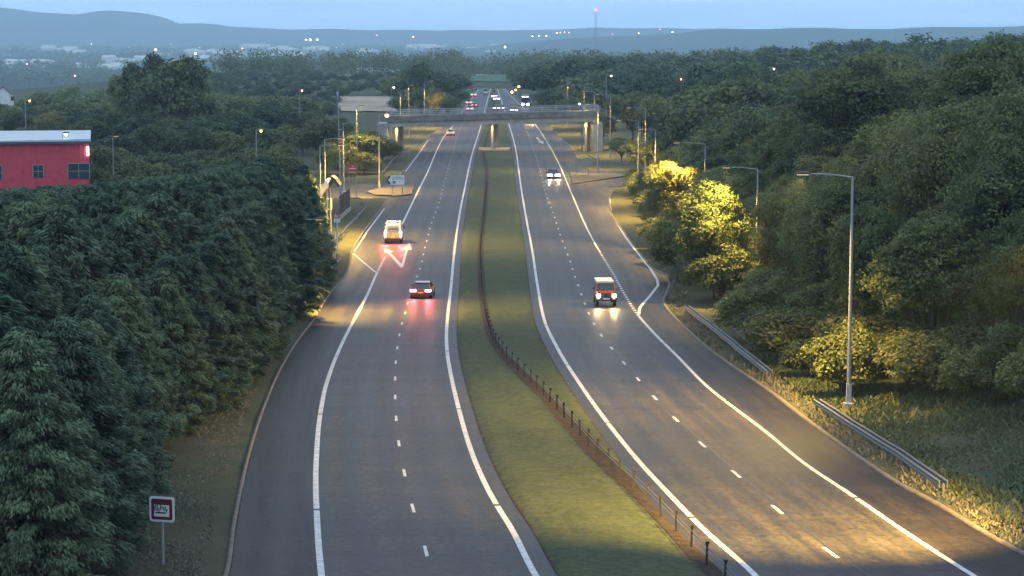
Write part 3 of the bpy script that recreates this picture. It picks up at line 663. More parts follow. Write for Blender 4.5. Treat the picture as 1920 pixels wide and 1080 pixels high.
woodland('far_woodland', scatter(1900, 1700, 3600, -100, 2000), 9, 16, 2.4, 44, M['leafdark'], 'broken blue-hazed woods and hedges on the plain far beyond the road')
woodland('far_woodland', scatter(3000, 3600, 9500, -100, 2000, .6), 10, 18, 5, 22, M['leafdark'], 'faint tree cover scattered through the distant town')

# rough grass on the verges
def tufts(name, n, fX, Ya, Yb, hgt, wid, m, label):
    Y = rng.uniform(Ya, Yb, n); a, b = fX(Y); X = a + (b-a)*rng.random(n)
    k = (np.sin(X*1.1+Y*.3)*np.sin(Y*.37-X*.6) + rng.normal(0, .5, n)) > -.3; X, Y = X[k], Y[k]; n = len(X)
    h = hgt*rng.uniform(.4, 1.3, n)*(1+.5*np.sin(X*.5)*np.sin(Y*.2)); z = G(X, Y) - .05; an = rng.random(n)*6.28; w_ = wid*rng.uniform(.5, 1.3, n)
    dx, dy = np.cos(an)*w_, np.sin(an)*w_; lx, ly = rng.normal(0, .55, n)*h, rng.normal(0, .55, n)*h
    V = np.stack([np.c_[X-dx, Y-dy, z], np.c_[X+dx, Y+dy, z], np.c_[X+dx*.5+lx, Y+dy*.5+ly, z+h], np.c_[X-dx*.7+lx, Y-dy*.7+ly, z+h*.85]], 1).reshape(-1, 3)
    me = crown_mesh(name, V, np.arange(4*n).reshape(-1, 4), rng.normal(0, .12, n), m); return tag(link(name, me), label, 'grass', kind='stuff')
M['rough'] = leafmat('rough_grass', (.05, .068, .036), (.13, .165, .085), .25, .15); M['dry'] = leafmat('dry_grass', (.095, .10, .075), (.21, .205, .165), .25, .15)
rng = np.random.default_rng(77)
tufts('grass', 70000, lambda Y: (ext('RE', Y)+1.6, foot(RT, Y)+4+0*Y), 62, 150, .27, .05, M['rough'], 'rough tall grass on the verge at lower right')
tufts('grass', 80000, lambda Y: (foot(LT, Y)-3, ext('L0', Y)-.9), 60, 190, .10, .032, M['dry'], 'patchy dry grass on the left verge')
tufts('grass', 9000, lambda Y: (ext('RE', Y)+.35, ext('RE', Y)+1.8), 62, 230, .22, .05, M['dry'], 'thin dry weeds along the right-hand road edge')
tufts('grass', 60000, lambda Y: (ext('LR', Y)+.8, ext('RL', Y)-.8), 62, 190, .09, .05, M['rough'], 'short tufted grass of the central reservation')
# bare rock face at the foot of the bank
Yv = np.linspace(149, 189, 60); t = np.linspace(0, 1, 14); A = foot(RT, Yv)[:, None] + .2 + t[None]*1.9; B = np.repeat(Yv[:, None], 14, 1)
hh = (2.4*np.sin(np.pi*(Yv-149)/40)**.6)[:, None]; Z = G(A, B)*0 + G(A[:, :1], B[:, :1]) + hh*sm(0, 1, t)[None]**.7 - .2
nz_ = rng.normal(0, 1, A.shape); nz_ = (nz_ + np.roll(nz_, 1, 0) + np.roll(nz_, 1, 1))/3
ro = grid_mesh('rock_face', A + nz_*.22, B + nz_*.2, Z + nz_*.12, mat('bare_rock', (.10, .10, .10), .95, noise=(1.6, .7), bump=.8)); ro.data.polygons.foreach_set('use_smooth', [False]*len(ro.data.polygons))
tag(ro, 'bare grey rock face behind the long guard rail on the right', 'rock face')
# ------------------------------------------------------------------ mesh builder for man-made things
class MB:
    def __init__(s): s.V = []; s.F = []; s.mi = []; s.cur = 0
    def add(s, V, Fc):
        o = len(s.V); s.V += [tuple(v) for v in V]; s.F += [tuple(i+o for i in f) for f in Fc]; s.mi += [s.cur]*len(Fc); return s
    def box(s, c, d, rz=0, taper=1.):
        cx, cy, cz = c; a, b, h = d[0]/2, d[1]/2, d[2]/2; V = []
        for z, k in ((-h, 1), (h, taper)):
            for x, y in ((-a, -b), (a, -b), (a, b), (-a, b)):
                X, Y = x*k, y*k; V.append((cx+X*math.cos(rz)-Y*math.sin(rz), cy+X*math.sin(rz)+Y*math.cos(rz), cz+z))
        return s.add(V, [(3, 2, 1, 0), (4, 5, 6, 7), (0, 1, 5, 4), (1, 2, 6, 5), (2, 3, 7, 6), (3, 0, 4, 7)])
    def tube(s, p0, p1, r0, r1=None, n=10):
        p0, p1 = Vector(p0), Vector(p1); r1 = r0 if r1 is None else r1; d = (p1-p0).normalized()
        u = d.orthogonal().normalized(); v = d.cross(u); V = []
        for p, r in ((p0, r0), (p1, r1)):
            for k in range(n): a = 2*math.pi*k/n; V.append(p+u*r*math.cos(a)+v*r*math.sin(a))
        return s.add(V, [(k, (k+1) % n, n+(k+1) % n, n+k) for k in range(n)] + [tuple(range(n))[::-1], tuple(range(n, 2*n))])
    def prism(s, pts, ax, a, b):        # outline pts in the two other axes, extruded along ax from a to b
        n = len(pts); V = []
        for q in (a, b):
            for p in pts: V.append((q, p[0], p[1]) if ax == 0 else (p[0], q, p[1]) if ax == 1 else (p[0], p[1], q))
        return s.add(V, [tuple(range(n))[::-1], tuple(range(n, 2*n))] + [(k, (k+1) % n, n+(k+1) % n, n+k) for k in range(n)])
    def loft(s, secs, cap=True):
        n = len(secs[0]); V = [p for sec in secs for p in sec]; Fc = []
        for i in range(len(secs)-1):
            for k in range(n): k2 = (k+1) % n; Fc.append((i*n+k, i*n+k2, (i+1)*n+k2, (i+1)*n+k))
        if cap: Fc += [tuple(range(n))[::-1], tuple((len(secs)-1)*n+k for k in range(n))]
        return s.add(V, Fc)
    def build(s, name, mt, parent=None, smooth=False, bevel=0, loc=None):
        me = bpy.data.meshes.new(name); me.from_pydata(s.V, [], s.F)
        bm = bmesh.new(); bm.from_mesh(me); bmesh.ops.recalc_face_normals(bm, faces=bm.faces)
        if bevel: bmesh.ops.bevel(bm, geom=bm.edges, offset=bevel, segments=2, affect='EDGES', clamp_overlap=True)
        bm.to_mesh(me); bm.free()
        ms = mt if isinstance(mt, list) else [mt]
        for q in ms: me.materials.append(M[q] if isinstance(q, str) else q)
        if len(ms) > 1 and not bevel: me.polygons.foreach_set('material_index', s.mi)
        if smooth: me.polygons.foreach_set('use_smooth', [True]*len(me.polygons))
        o = bpy.data.objects.new(name, me); COL.objects.link(o)
        if parent: o.parent = parent
        if loc: o.location = loc
        return o
SOD = (1.0, .60, .11); LE = 6.0
M['lens_sodium'] = emit('lit_sodium_lens', (1, .62, .2), 4)
M['lens_off'] = mat('lamp_lens', (.5, .5, .45), .3)
M['white_light'] = emit('white_light', (1, .85, .65), 8)
M['pink_light'] = emit('pinkish_light', (1, .38, .34), 4)
M['orange_light'] = emit('orange_light', (1, .45, .16), 7)
# ------------------------------------------------------------------ street lamps
def lamp(x, ytop, Y, ad=-1, arm=2.2, E=4200, label='', group='street lamps beside the motorway', lens='lens_sodium', h=None, r=.10, X=None, zt=None, aim=None, bulb=0, name='street_lamp', rz=0, ec=SOD, cone=150):
    X = (x-960)/F*Y if X is None else X; g = float(G(X, Y)); zt = (CAMZ-(ytop-YH)/F*Y if h is None else g+h) if zt is None else zt; H = zt-g
    e = empty(name, (X, Y, g), rz); tag(e, label, 'street lamp', group)
    MB().box((0, 0, .06), (.5, .5, .24)).box((0, .0, .7), (.26, .26, 1.1)).build('base_box', 'painted_steel', e)
    MB().tube((0, 0, .0), (0, 0, H), r*1.25, r*.62, 12).build('pole', 'galv', e, smooth=False)
    m = MB(); m.tube((0, 0, H-.05), (ad*arm*.5, 0, H+.10), r*.5, r*.42, 8).tube((ad*arm*.5, 0, H+.10), (ad*arm, 0, H+.14), r*.42, r*.38, 8); m.build('arm', 'galv', e)
    hx = ad*(arm+.35); hd = MB()
    hd.loft([[(hx+sx*.42*k, sy*.17*k, H+.14+dz) for sx, sy in ((-1,-.6),(-.6,-1),(.6,-1),(1,-.6),(1,.6),(.6,1),(-.6,1),(-1,.6))] for k, dz in ((1, -.05), (1.03, .02), (.85, .10), (.4, .14))])
    ho_ = hd.build('lamp_head', 'lamp_grey', e)
    MB().loft([[(hx+sx*.34*k, sy*.13*k, H+.084+dz) for sx, sy in ((-1,-1),(1,-1),(1,1),(-1,1))] for k, dz in ((.9, -.004), (1, 0.01))]).build('lens', lens, ho_)
    if bulb:
        bpy.ops.mesh.primitive_uv_sphere_add(segments=12, ring_count=8, radius=bulb, location=(0, 0, 0)); s = bpy.context.object
        s.name = 'bulb'; s.data.materials.append(M[lens]); s.parent = e; s.location = (hx, 0, H-.1)
    if E:
        l = bpy.data.lights.new('lamp_light', 'SPOT'); l.energy = E*LE; l.color = ec; l.spot_size = R(cone); l.spot_blend = 1.0; l.shadow_soft_size = 0
        lo = bpy.data.objects.new('lamp_light', l); COL.objects.link(lo); lo.parent = e; lo.location = (hx, 0, H-.12)
        d = Vector(aim) if aim else Vector((ad*.18, -.05, -1)); lo.rotation_euler = d.to_track_quat('-Z', 'Y').to_euler()
    return e
pb = Pg(1602, 762)
lamp(1599, 329, pb.y, -1, 2.35, 4600, 'tall grey street lamp standing alone before the trees on the right, nearest in view', None, r=.10, aim=(-.5, .1, -1))
lamp(1421, 315, 187, -1, 2.3, 2800, 'street lamp with its head buried in the glowing yellow tree on the right', None, aim=(-.25, 0, -1))
lamp(1322, 268, 254, -1, 2.9, 4000, 'street lamp rising just right of the upper glowing yellow tree', None, aim=(-.2, -.1, -1))
lamp(1229, 242, 293, -1, 1.6, 3600, 'slim street lamp against dark trees just above the upper yellow tree', None)
lamp(1197, 225, 325, -1, 2.6, 3600, 'street lamp with long left arm at the mouth of the right-hand side road', None)
lamp(1210, 202, 362, -1, 2.4, 3000, 'street lamp half hidden in the trees right of the bridge end', None)
lamp(1121, 195, 396, -1, 1.4, 3600, 'street lamp on the right-hand traffic island in front of the bridge abutment', None)
lamp(1144, 177, 445, -1, 2.2, 2600, 'street lamp on the bank directly right of the bridge', None)
lamp(1114, 171, 478, -1, 2.0, 2600, 'street lamp just behind the right end of the bridge', None)
lamp(1095, 159, 540, -1, 2.4, 2200, 'street lamp on the right verge, first beyond the bridge', None)
lamp(1064, 150, 590, -1, 1.2, 2200, 'street lamp on the right verge, farthest beyond the bridge', None)
lamp(1136, 141, 520, 1, .8, 1500, 'lit street lamp high in the trees beyond the bridge on the right', None, bulb=.16, lens='white_light')
lamp(711, 214, 352, 1, .9, 6000, 'lit street lamp with orange glare left of the bridge', None, bulb=.3, lens='orange_light')
lamp(669, 199, 391, 1, .5, 1800, 'plain tall grey lamp post behind the small red sign', None)
lamp(644, 230, 345, 1, 1.7, 4200, 'lamp post with right-hand arm beside the red sign', None)
lamp(609, 260, 266, 1, 1.5, 4200, 'lamp post above the conifers, right one of the two close together', None, aim=(.3, 0, -1))
lamp(600, 272, 254, 1, 2.0, 4200, 'lamp post above the conifers, left one of the two close together', None, aim=(.3, -.1, -1))
lamp(563, 168, 500, 1, .2, 1500, 'tall post in the left wood topped by a pinkish lit lamp', None, bulb=.2, lens='pink_light')
lamp(481, 243, 300, 1, .3, 1800, 'lit post rising from the conifers in the left wood', None, bulb=.15, lens='orange_light')
lamp(734, 162, 528, 1, .3, 1800, 'lit lamp post at the edge of the tan field left of the bridge', None, bulb=.2, lens='white_light')
lamp(751, 170, 482, 1, 1.0, 2200, 'lamp post between the tan field and the dark tree clump', None)
lamp(767, 160, 530, 1, .5, 2200, 'lamp post in front of the dark tree clump left of the yellow tree', None)
lamp(796, 152, 574, 1, 1.6, 3500, 'lamp post beside the yellow lit tree beyond the bridge', None, aim=(.3, 0, -1))
lamp(50, 187, 420, 1, .5, 2500, 'yellowish lit lamp post at the far left above the red building', None, bulb=.18, lens='orange_light')
lamp(118, 250, 275, 1, .1, 500, 'small lit lamp just above the roof of the red building', None, bulb=.12, lens='white_light')
lamp(292, 92, 640, 1, .2, 0, 'lit lamp seen right over the top of the tallest tree at upper left', None, bulb=.35, lens='pink_light')
lamp(212, 256, 283, 1, .1, 0, 'thin unlit pale pole in the wood right of the red building', None)
lamp(1280, 147, 520, -1, .2, 800, 'small lit lamp above the trees right of the bridge', None, bulb=.16, lens='orange_light')
lamp(1453, 128, 560, -1, .2, 800, 'small lit lamp among the treetops behind the tall lone lamp', None, bulb=.18, lens='white_light')
lamp(1645, 135, 540, -1, .2, 600, 'faint orange lamp deep in the trees at upper right', None, bulb=.12, lens='orange_light')
lamp(1091, 193, 470, -1, .2, 3500, 'short lit lamp over the right end of the bridge deck', None, bulb=.16, lens='white_light')
lamp(1195, 130, 0, h=1) if False else None
# unseen lamp added in the left conifers to light the shoulder, and the one standing out of view right of the camera
lamp(0, 0, 181, 1, 1.6, 4200, 'unseen added street lamp in the conifers, lighting the left shoulder', None, X=float(foot(LT, 181))-.9, h=7.4, aim=(.6, -.05, -1), cone=125)
lamp(0, 0, 76, -1, 2.6, 20000, 'street lamp on the right verge close to the viewpoint', None, X=21.3, h=12, aim=(-.60, .92, -1), cone=68)
# farther orange lamps on the road axis
for i, (x, y, Y) in enumerate([(957, 171, 800), (964, 167, 830), (970, 161, 860)]):
    lamp(x, y, Y, 1, .2, 900, ['leftmost and lowest', 'middle', 'rightmost and highest'][i] + ' of the three orange lamps glowing at the end of the road', None, bulb=[.42, .36, .5][i], lens='orange_light', r=.07)
# tall slim mast by the garage
X = (634-960)/F*301; g = float(G(X, 301)); e = empty('mast', (X, 301, g)); tag(e, 'tallest slim grey mast rising behind the conifers beside the green sign', 'mast')
Hm = CAMZ-(170-YH)/F*301-g
MB().tube((.4, 0, 0), (0, 0, Hm), .13, .06).build('pole', 'galv', e); MB().box((0, 0, Hm-.3), (.25, .2, .5)).box((.3, 0, Hm-5.1), (.5, .12, .1)).build('bracket', 'painted_steel', e)

# ------------------------------------------------------------------ bridge
YB = 468.
pw = YB/F
be = empty('road_bridge', ((926-960)*pw, YB, 0)); tag(be, 'concrete bridge carrying a minor road across both carriageways', 'bridge')
bx = be.location.x
XL_, XR_ = (728-960)*pw-bx, (1121-960)*pw-bx
def zs(x, zl=5.05, zr=6.25): return zl + (zr-zl)*(x-XL_)/(XR_-XL_)
def slab(y0, y1, za, zb, x0=XL_, x1=XR_, name='deck', mt='concrete', lift=0):
    V = []
    for x in (x0, x1):
        for yy in (y0, y1):
            for dz in (za, zb): V.append((x, yy, zs(x)+dz+lift))
    m = MB(); m.add(V, [(0, 1, 3, 2), (4, 6, 7, 5), (0, 4, 5, 1), (2, 3, 7, 6), (1, 5, 7, 3), (0, 2, 6, 4)]); return m.build(name, mt, be)
M['girder'] = mat('warm_concrete', (.42, .38, .31), .85, noise=(.6, .25))
slab(-4.1, 4.1, 0, 1.0, name='girder', mt='girder'); slab(-4.6, 4.6, 1.003, 2.1, name='edge_beam', mt='concrete_dark'); slab(-3.9, 3.9, 2.103, 2.13, name='bridge_road', mt='asphalt', x0=XL_+.1, x1=XR_-.1)
for sy in (-4.45, 4.45):
    m = MB(); n = 15
    for z in (.25, .6, 1.08): 
        m.tube((XL_, sy, zs(XL_)+2.1+z), (XR_, sy, zs(XR_)+2.1+z), .045 if z < 1 else .06, n=6)
    for k in range(n+1):
        x = XL_ + (XR_-XL_)*k/n; m.box((x, sy, zs(x)+2.65), (.09, .09, 1.12))
    m.build('parapet_rail', 'painted_steel', be)
for px_ in (749, 927, 1101):
    for j in range(4):
        x = (px_-960)*pw-bx - .42+.28*j; y = -3.1+2.05*j
        MB().prism([(x+.27*math.cos(a), y+.27*math.sin(a)) for a in np.linspace(0, 2*math.pi, 9)[:-1]], 2, -.1, zs(x)-.0).build('pier_column', 'concrete', be)
for s_, px_ in ((-1, 722), (1, 1116)):
    x = (px_-960)*pw-bx; MB().box((x+s_*.3, .5, 2.6), (2.2, 9.4, 6.2)).build('abutment', 'concrete', be)
xm = (927-960)*pw-bx; MB().box((xm, .2, .22), (6.6, 9.0, .34)).build('pier_footing', 'concrete', be)
for px_ in (749, 927, 1101):      # lamps added under the deck to light the piers, none known there
    x = (px_-960)*pw-bx-.3; z = zs(x)-.12
    bl = MB().box((x, -3.75, z), (.5, .3, .18)).build('added_pier_lamp', 'plastic', be); MB().box((x, -3.75, z-.1), (.4, .22, .04)).build('lens', 'lens_sodium', bl)
    l = bpy.data.lights.new('lamp_light', 'SPOT'); l.energy = 900; l.color = (1, .62, .14); l.spot_size = R(165); l.spot_blend = .4; l.shadow_soft_size = 0
    lo = bpy.data.objects.new('lamp_light', l); COL.objects.link(lo); lo.parent = be; lo.location = (x-.1, -4.3, z-.2); lo.rotation_euler = Vector((0, .15, -1)).to_track_quat('-Z', 'Y').to_euler()
# ------------------------------------------------------------------ wire rope barrier in the central reservation
wb = empty('wire_rope_barrier', (0, 0, 0)); tag(wb, 'low wire rope barrier on short dark posts along the central reservation', 'barrier')
W = resamp(np.c_[ext('SOIL', np.arange(62, 362, 1.)), np.arange(62, 362, 1.)], 3.2)
pm = None
M['post_steel'] = mat('weathered_post', (.022, .02, .02), .8)
V = []
for i, (x, y) in enumerate(W[:100]):
    z = float(gz(y)+medz(x, y))
    if pm is None:
        o = MB().box((0, 0, .36), (.08, .06, .78)).box((0, 0, .77), (.13, .10, .09)).build('post', 'post_steel', wb); pm = o
    else: o = pm.copy(); COL.objects.link(o); o.parent = wb
    o.location = (x, y, z); o.rotation_euler = (random.uniform(-.05, .05), random.uniform(-.05, .05), random.uniform(-.2, .2)); V.append((x, y, z))
m = MB()
for a, b in zip(V[:-1], V[1:]):
    for k in (.45, .62): m.tube((a[0], a[1], a[2]+k), (b[0], b[1], b[2]+k), .014, n=4)
m.build('wire_rope', 'rail_steel', wb)
# ------------------------------------------------------------------ guard rails
M['rail_post'] = mat('rail_post', (.12, .12, .12), .7)
def guard(pts, label, h=.5, use=Pg, both=True):
    W = resamp(np.array([[use(x, y).x, use(x, y).y] for x, y in pts]), 1.0)
    if len(W) < 3: W = np.array([[use(x, y).x, use(x, y).y] for x, y in pts])
    e = empty('guard_rail', (W[0][0], W[0][1], 0)); tag(e, label, 'guard rail')
    W0 = W - W[0]; zz = G(W[:, 0], W[:, 1]); T = np.gradient(W, axis=0); T /= np.linalg.norm(T, axis=1)[:, None]; N_ = np.stack([T[:, 1], -T[:, 0]], 1)
    prof = [(0, -.16), (.05, -.11), (.05, -.06), (0, 0), (.05, .06), (.05, .11), (0, .16), (-.012, .16), (-.012, -.16)]
    m = MB(); m.loft([[(W0[i][0]+N_[i][0]*p, W0[i][1]+N_[i][1]*p, zz[i]+h+q) for p, q in prof] for i in range(len(W))]); m.build('rail_beam', 'rail_steel', e)
    if both:
        m = MB(); m.loft([[(W0[i][0]-N_[i][0]*(.34-p), W0[i][1]-N_[i][1]*(.34-p), zz[i]+h+q) for p, q in prof] for i in range(len(W))]); m.build('rail_beam', 'rail_steel', e)
    for i in range(0, len(W), 3):
        MB().box((0, 0, h/2-.15), (.1, .1, h+.35)).build('post', 'rail_post', e, loc=(W0[i][0]-N_[i][0]*.16, W0[i][1]-N_[i][1]*.16, zz[i]))
guard([(1526, 772), (1600, 820), (1680, 873), (1762, 932)], 'near double steel guard rail on the right verge in front of the tall lone lamp')
guard([(1284, 588), (1330, 626), (1385, 672), (1440, 718)], 'long double steel guard rail below the shrubs on the right bank')
guard([(1259, 552), (1268, 530), (1273, 511), (1264, 500)], 'short curved guard rail end by the slip road nose on the right', both=False)
guard([(627, 462), (650, 435), (672, 412), (684, 398), (686, 392), (678, 386)], 'curved guard rail on the grass left of the white van', h=.55, both=False)
guard([(620, 515), (634, 500), (640, 490)], 'short stub of guard rail at the right edge of the conifers', h=.5, both=False)
guard([(1100, 291), (1112, 301), (1128, 308), (1186, 312)], 'low rail curving round the far side of the right-hand side road', both=False)
guard([(715, 332), (738, 303), (765, 281)], 'guard rail climbing the left verge towards the bridge', both=False)
# ------------------------------------------------------------------ signs
def post(m, x, y, z0, z1, r=.045): m.tube((x, y, z0), (x, y, z1), r, n=8)
M['sign_white'] = mat('sign_white', (.72, .73, .74), .4); M['sign_black'] = mat('sign_black', (.02, .02, .02), .5)
M['sign_red'] = mat('sign_red', (.42, .035, .06), .5); M['sign_maroon'] = mat('sign_maroon', (.10, .022, .045), .5)
M['sign_green'] = mat('sign_green', (.015, .11, .06), .5); M['sign_grey'] = mat('sign_back_grey', (.24, .27, .25), .55)
M['sign_blue'] = mat('sign_blue_grey', (.10, .22, .32), .5)
def rrect(x0, x1, z0, z1, r, n=4):
    p = []
    for cx, cz, a0 in ((x1-r, z1-r, 0), (x0+r, z1-r, 90), (x0+r, z0+r, 180), (x1-r, z0+r, 270)):
        for k in range(n+1): a = R(a0+90*k/n); p.append((cx+r*math.cos(a), cz+r*math.sin(a)))
    return p
# direction sign with left chevron
Ys = 333.; q = Ys/F; ox = (740-960)*q; g = float(G(ox, Ys)); e = empty('direction_sign', (ox, Ys, g)); tag(e, 'white direction sign with black left chevron on the junction island', 'sign')
def sx(x): return (x-960)*q-ox
def sz(y): return CAMZ-(y-YH)*q-g
m = MB(); 
for x in (735, 754): post(m, sx(x), .06, -.1, sz(327), .05)
m.build('post', 'galv', e)
x0, x1, z0, z1 = sx(721), sx(759), sz(346), sz(326)
MB().prism([(x0+.9, z0), (x1, z0), (x1, z1), (x0+.9, z1), (x0, (z0+z1)/2)], 1, -.04, 0).build('sign_edge', 'sign_black', e)
MB().prism([(x0+.95, z0+.05), (x1-.05, z0+.05), (x1-.05, z1-.05), (x0+.95, z1-.05), (x0+.12, (z0+z1)/2)], 1, -.05, -.041).build('sign_face', 'sign_white', e)
zc = (z0+z1)/2; MB().prism([(x0+.22, zc), (x0+.68, zc+.55), (x0+.95, zc+.55), (x0+.5, zc), (x0+.95, zc-.55), (x0+.68, zc-.55)], 1, -.06, -.052).build('chevron', 'sign_black', e)
m = MB(); rr = random.Random(3)
for zr, a, b in ((zc+.42, 1.15, 2.7), (zc+.16, 1.15, 2.85)):
    xx = x0+a
    while xx < x0+b: w_ = rr.uniform(.04, .09); m.box((xx, -.056, zr), (w_, .008, rr.choice([.12, .17]))); xx += w_+.05
m.box((x0+1.4, -.056, zc-.33), (.42, .008, .42)); m.build('lettering', mat('sign_ink', (.12, .16, .2), .5), e)
# small red sign
Ys = 338.; q = Ys/F; ox = (661-960)*q; g = float(G(ox, Ys)); e = empty('red_sign', (ox, Ys, g)); tag(e, 'small square red sign with white emblem left of the junction', 'sign')
m = MB(); post(m, sx(668), .06, -.1, sz(306)); post(m, sx(654), .06, -.1, sz(306)); m.build('post', 'galv', e)
MB().box(((sx(652)+sx(671))/2, 0, (sz(306)+sz(321))/2), (sx(671)-sx(652), .05, sz(306)-sz(321))).build('sign_face', 'sign_red', e)
m = MB(); xc = (sx(652)+sx(671))/2; zc = (sz(306)+sz(321))/2; m.prism([(xc-.12, zc+.32), (xc+.12, zc+.32), (xc, zc+.14)], 1, -.034, -.027)
for k in range(7): m.box((xc-.42+.14*k, -.03, zc-.08), (.09, .01, .2 if k % 2 else .14))
m.build('emblem', 'sign_white', e)
# back of the sign on the right island
Ys = 384.; q = Ys/F; ox = (1093-960)*q; g = float(G(ox, Ys)); e = empty('direction_sign', (ox, Ys, g)); tag(e, 'grey back of a wide sign on two posts at the right-hand junction', 'sign')
m = MB()
for x in (1081, 1103): post(m, sx(x), .06, -.2, sz(296), .05)
m.build('post', 'galv', e); MB().box((sx(1093), 0, sz(302)), (2.9, .05, 1.25)).build('sign_back', 'sign_grey', e)
m = MB(); m.box((sx(1093), -.05, sz(299)), (2.9, .04, .06)).box((sx(1093), -.05, sz(305)), (2.9, .04, .06)); m.build('stiffener', 'galv', e)
# near maroon sign
Ys = 77.4; q = Ys/F; ox = (291-960)*q; g = float(G(ox, Ys)); e = empty('information_sign', (ox, Ys, g), R(-16)); tag(e, 'maroon sign with white border by the conifers at bottom left', 'sign')
zc = sz(965); m = MB(); post(m, .0, .06, -.1, zc+.3, .05); m.build('post', 'galv', e)
MB().prism(rrect(-.46, .50, zc-.45, zc+.45, .1), 1, -.02, 0).build('sign_border', 'sign_white', e)
MB().prism(rrect(-.38, .42, zc-.37, zc+.37, .06), 1, -.03, -.021).build('sign_face', 'sign_maroon', e)
MB().box((.02, -.035, zc-.05), (.58, .008, .42)).build('symbol_panel', 'sign_white', e)
m = MB(); rr = random.Random(5)
for k in range(9): m.box((-.26+.06*k, -.042, zc+.02+rr.uniform(-.05, .06)), (.035, .006, rr.uniform(.08, .24)))
m.box((-.02, -.042, zc-.12), (.4, .006, .05)); m.build('symbol', 'sign_black', e)
# signs at the garage behind the conifers
def simple_sign(name, cx, Ys, x0, x1, y0, y1, face, label, postx, border=None, cat='sign', ybase=None):
    q = Ys/F; ox = (cx-960)*q; g = float(G(ox, Ys)); e = empty(name, (ox, Ys, g)); tag(e, label, cat)
    f = lambda x: (x-960)*q-ox; h = lambda y: CAMZ-(y-YH)*q-g
    m = MB(); [post(m, f(x), .06, -.1, h(y0)-.1, .07) for x in postx]; m.build('post', 'sign_white' if face != 'sign_red' else 'galv', e)
    if border: MB().prism(rrect(f(x0), f(x1), h(y1), h(y0), .12), 1, -.02, .02).build('sign_border', border, e)
    b_ = .14 if border else 0
    MB().prism(rrect(f(x0)+b_, f(x1)-b_, h(y1)+b_, h(y0)-b_, .06), 1, -.035, -.021).build('sign_face', face, e)
    return e, f, h
simple_sign('direction_sign', 612, 268, 596, 622, 370, 392, 'sign_green', 'green sign with white border poking out of the conifers', [619], 'sign_white')
e, f, h = simple_sign('totem_sign', 618, 236, 614, 620.5, 432, 470, 'sign_white', 'tall narrow white and blue totem sign at the edge of the conifers', [626])
MB().prism(rrect(f(608), f(613), h(468), h(434), .04), 1, -.02, .02).build('side_panel', 'sign_blue', e)
e, f, h = simple_sign('warning_sign', 631, 243, 625, 637, 408, 416, 'sign_white', 'red bordered triangle sign above a white plate by the fence', [631])
MB().prism([(f(624), h(407)), (f(636), h(407)), (f(627), h(396))], 1, -.03, 0).build('triangle', 'sign_red', e); MB().prism([(f(625.8), h(406)), (f(633.5), h(406)), (f(627.5), h(399))], 1, -.04, -.031).build('triangle_face', 'sign_white', e)
# palisade fence
a, b = P(637, 412), P(656, 396); e = empty('palisade_fence', (a.x, a.y, float(G(a.x, a.y)))); tag(e, 'dark palisade fence on a pale plinth beside the curved guard rail', 'fence')
L = (b-a).length; d = (b-a).normalized(); m = MB(); n = int(L/.35)
ang = math.atan2(d.y, d.x)
for k in range(n): m.box((d.x*L*k/n, d.y*L*k/n, 1.7), (.14, .05, 2.6), ang)
m.box((d.x*L/2, d.y*L/2, 1.0), (L, .06, .08), ang).box((d.x*L/2, d.y*L/2, 2.5), (L, .06, .08), ang)
m.build('palings', mat('dark_steel', (.04, .045, .05), .6), e); MB().box((d.x*L/2, d.y*L/2, .22), (L+.3, .3, .6), ang).build('plinth', 'concrete', e)
m = MB(); [m.tube((d.x*L*k, d.y*L*k, 0), (d.x*L*k, d.y*L*k, 3.1), .06) for k in (0, .5, 1)]; m.build('post', 'galv', e)
# ------------------------------------------------------------------ buildings
M['red_render'] = mat('red_cladding', (.50, .055, .085), .75, noise=(1.2, .12))
t_ = M['red_render'].node_tree; wv_ = t_.nodes.new('ShaderNodeTexWave'); wv_.inputs['Scale'].default_value = .55; cc_ = t_.nodes.new('ShaderNodeTexCoord'); t_.links.new(cc_.outputs['Object'], wv_.inputs['Vector'])
bp_ = t_.nodes.new('ShaderNodeBump'); bp_.inputs['Strength'].default_value = .6; bp_.inputs['Distance'].default_value = .05; t_.links.new(wv_.outputs['Fac'], bp_.inputs['Height']); t_.links.new(bp_.outputs[0], t_.nodes['Principled BSDF'].inputs['Normal'])
M['roof_metal'] = mat('pale_roof_sheet', (.42, .50, .55), .45, noise=(.5, .1)); M['window'] = mat('dark_window', (.035, .055, .065), .15)
M['white_wall'] = mat('white_render', (.62, .62, .60), .8, noise=(.4, .1)); M['slate'] = mat('slate_roof', (.07, .07, .08), .7)
Yb = 272.; q = Yb/F; ox = (-60-960)*q; g = float(G(ox, Yb)); e = empty('red_building', (ox, Yb, g)); tag(e, 'red two-storey building with a pale metal roof at the left edge', 'building')
e.rotation_euler.z = R(11); f = lambda x: ((x-960)*q-ox)*1.03; h = lambda y: CAMZ-(y-YH)*q-g
MB().box(((f(-140)+f(157))/2, 7, h(268)/2), (f(157)-f(-140), 14, h(268))).build('wall', 'red_render', e)
m = MB(); V = [(f(-145), -.5, h(270)), (f(160), -.5, h(266)), (f(160), 14.5, h(264)), (f(-145), 14.5, h(264))]
m.add([(x, y, z) for x, y, z in V]+[(f(-145), -.5, h(270)+.35), (f(160), -.5, h(266)+.35), (f(162), 14.5, h(254)), (f(-145), 14.5, h(254))], [(0, 1, 2, 3), (4, 5, 6, 7), (0, 1, 5, 4), (1, 2, 6, 5), (2, 3, 7, 6), (3, 0, 4, 7)]); m.build('roof', 'roof_metal', e)
MB().box(((f(-145)+f(160))/2, -.55, h(268)+.05), (f(160)-f(-145), .08, .3)).build('fascia', mat('dark_fascia', (.05, .06, .08), .5), e)
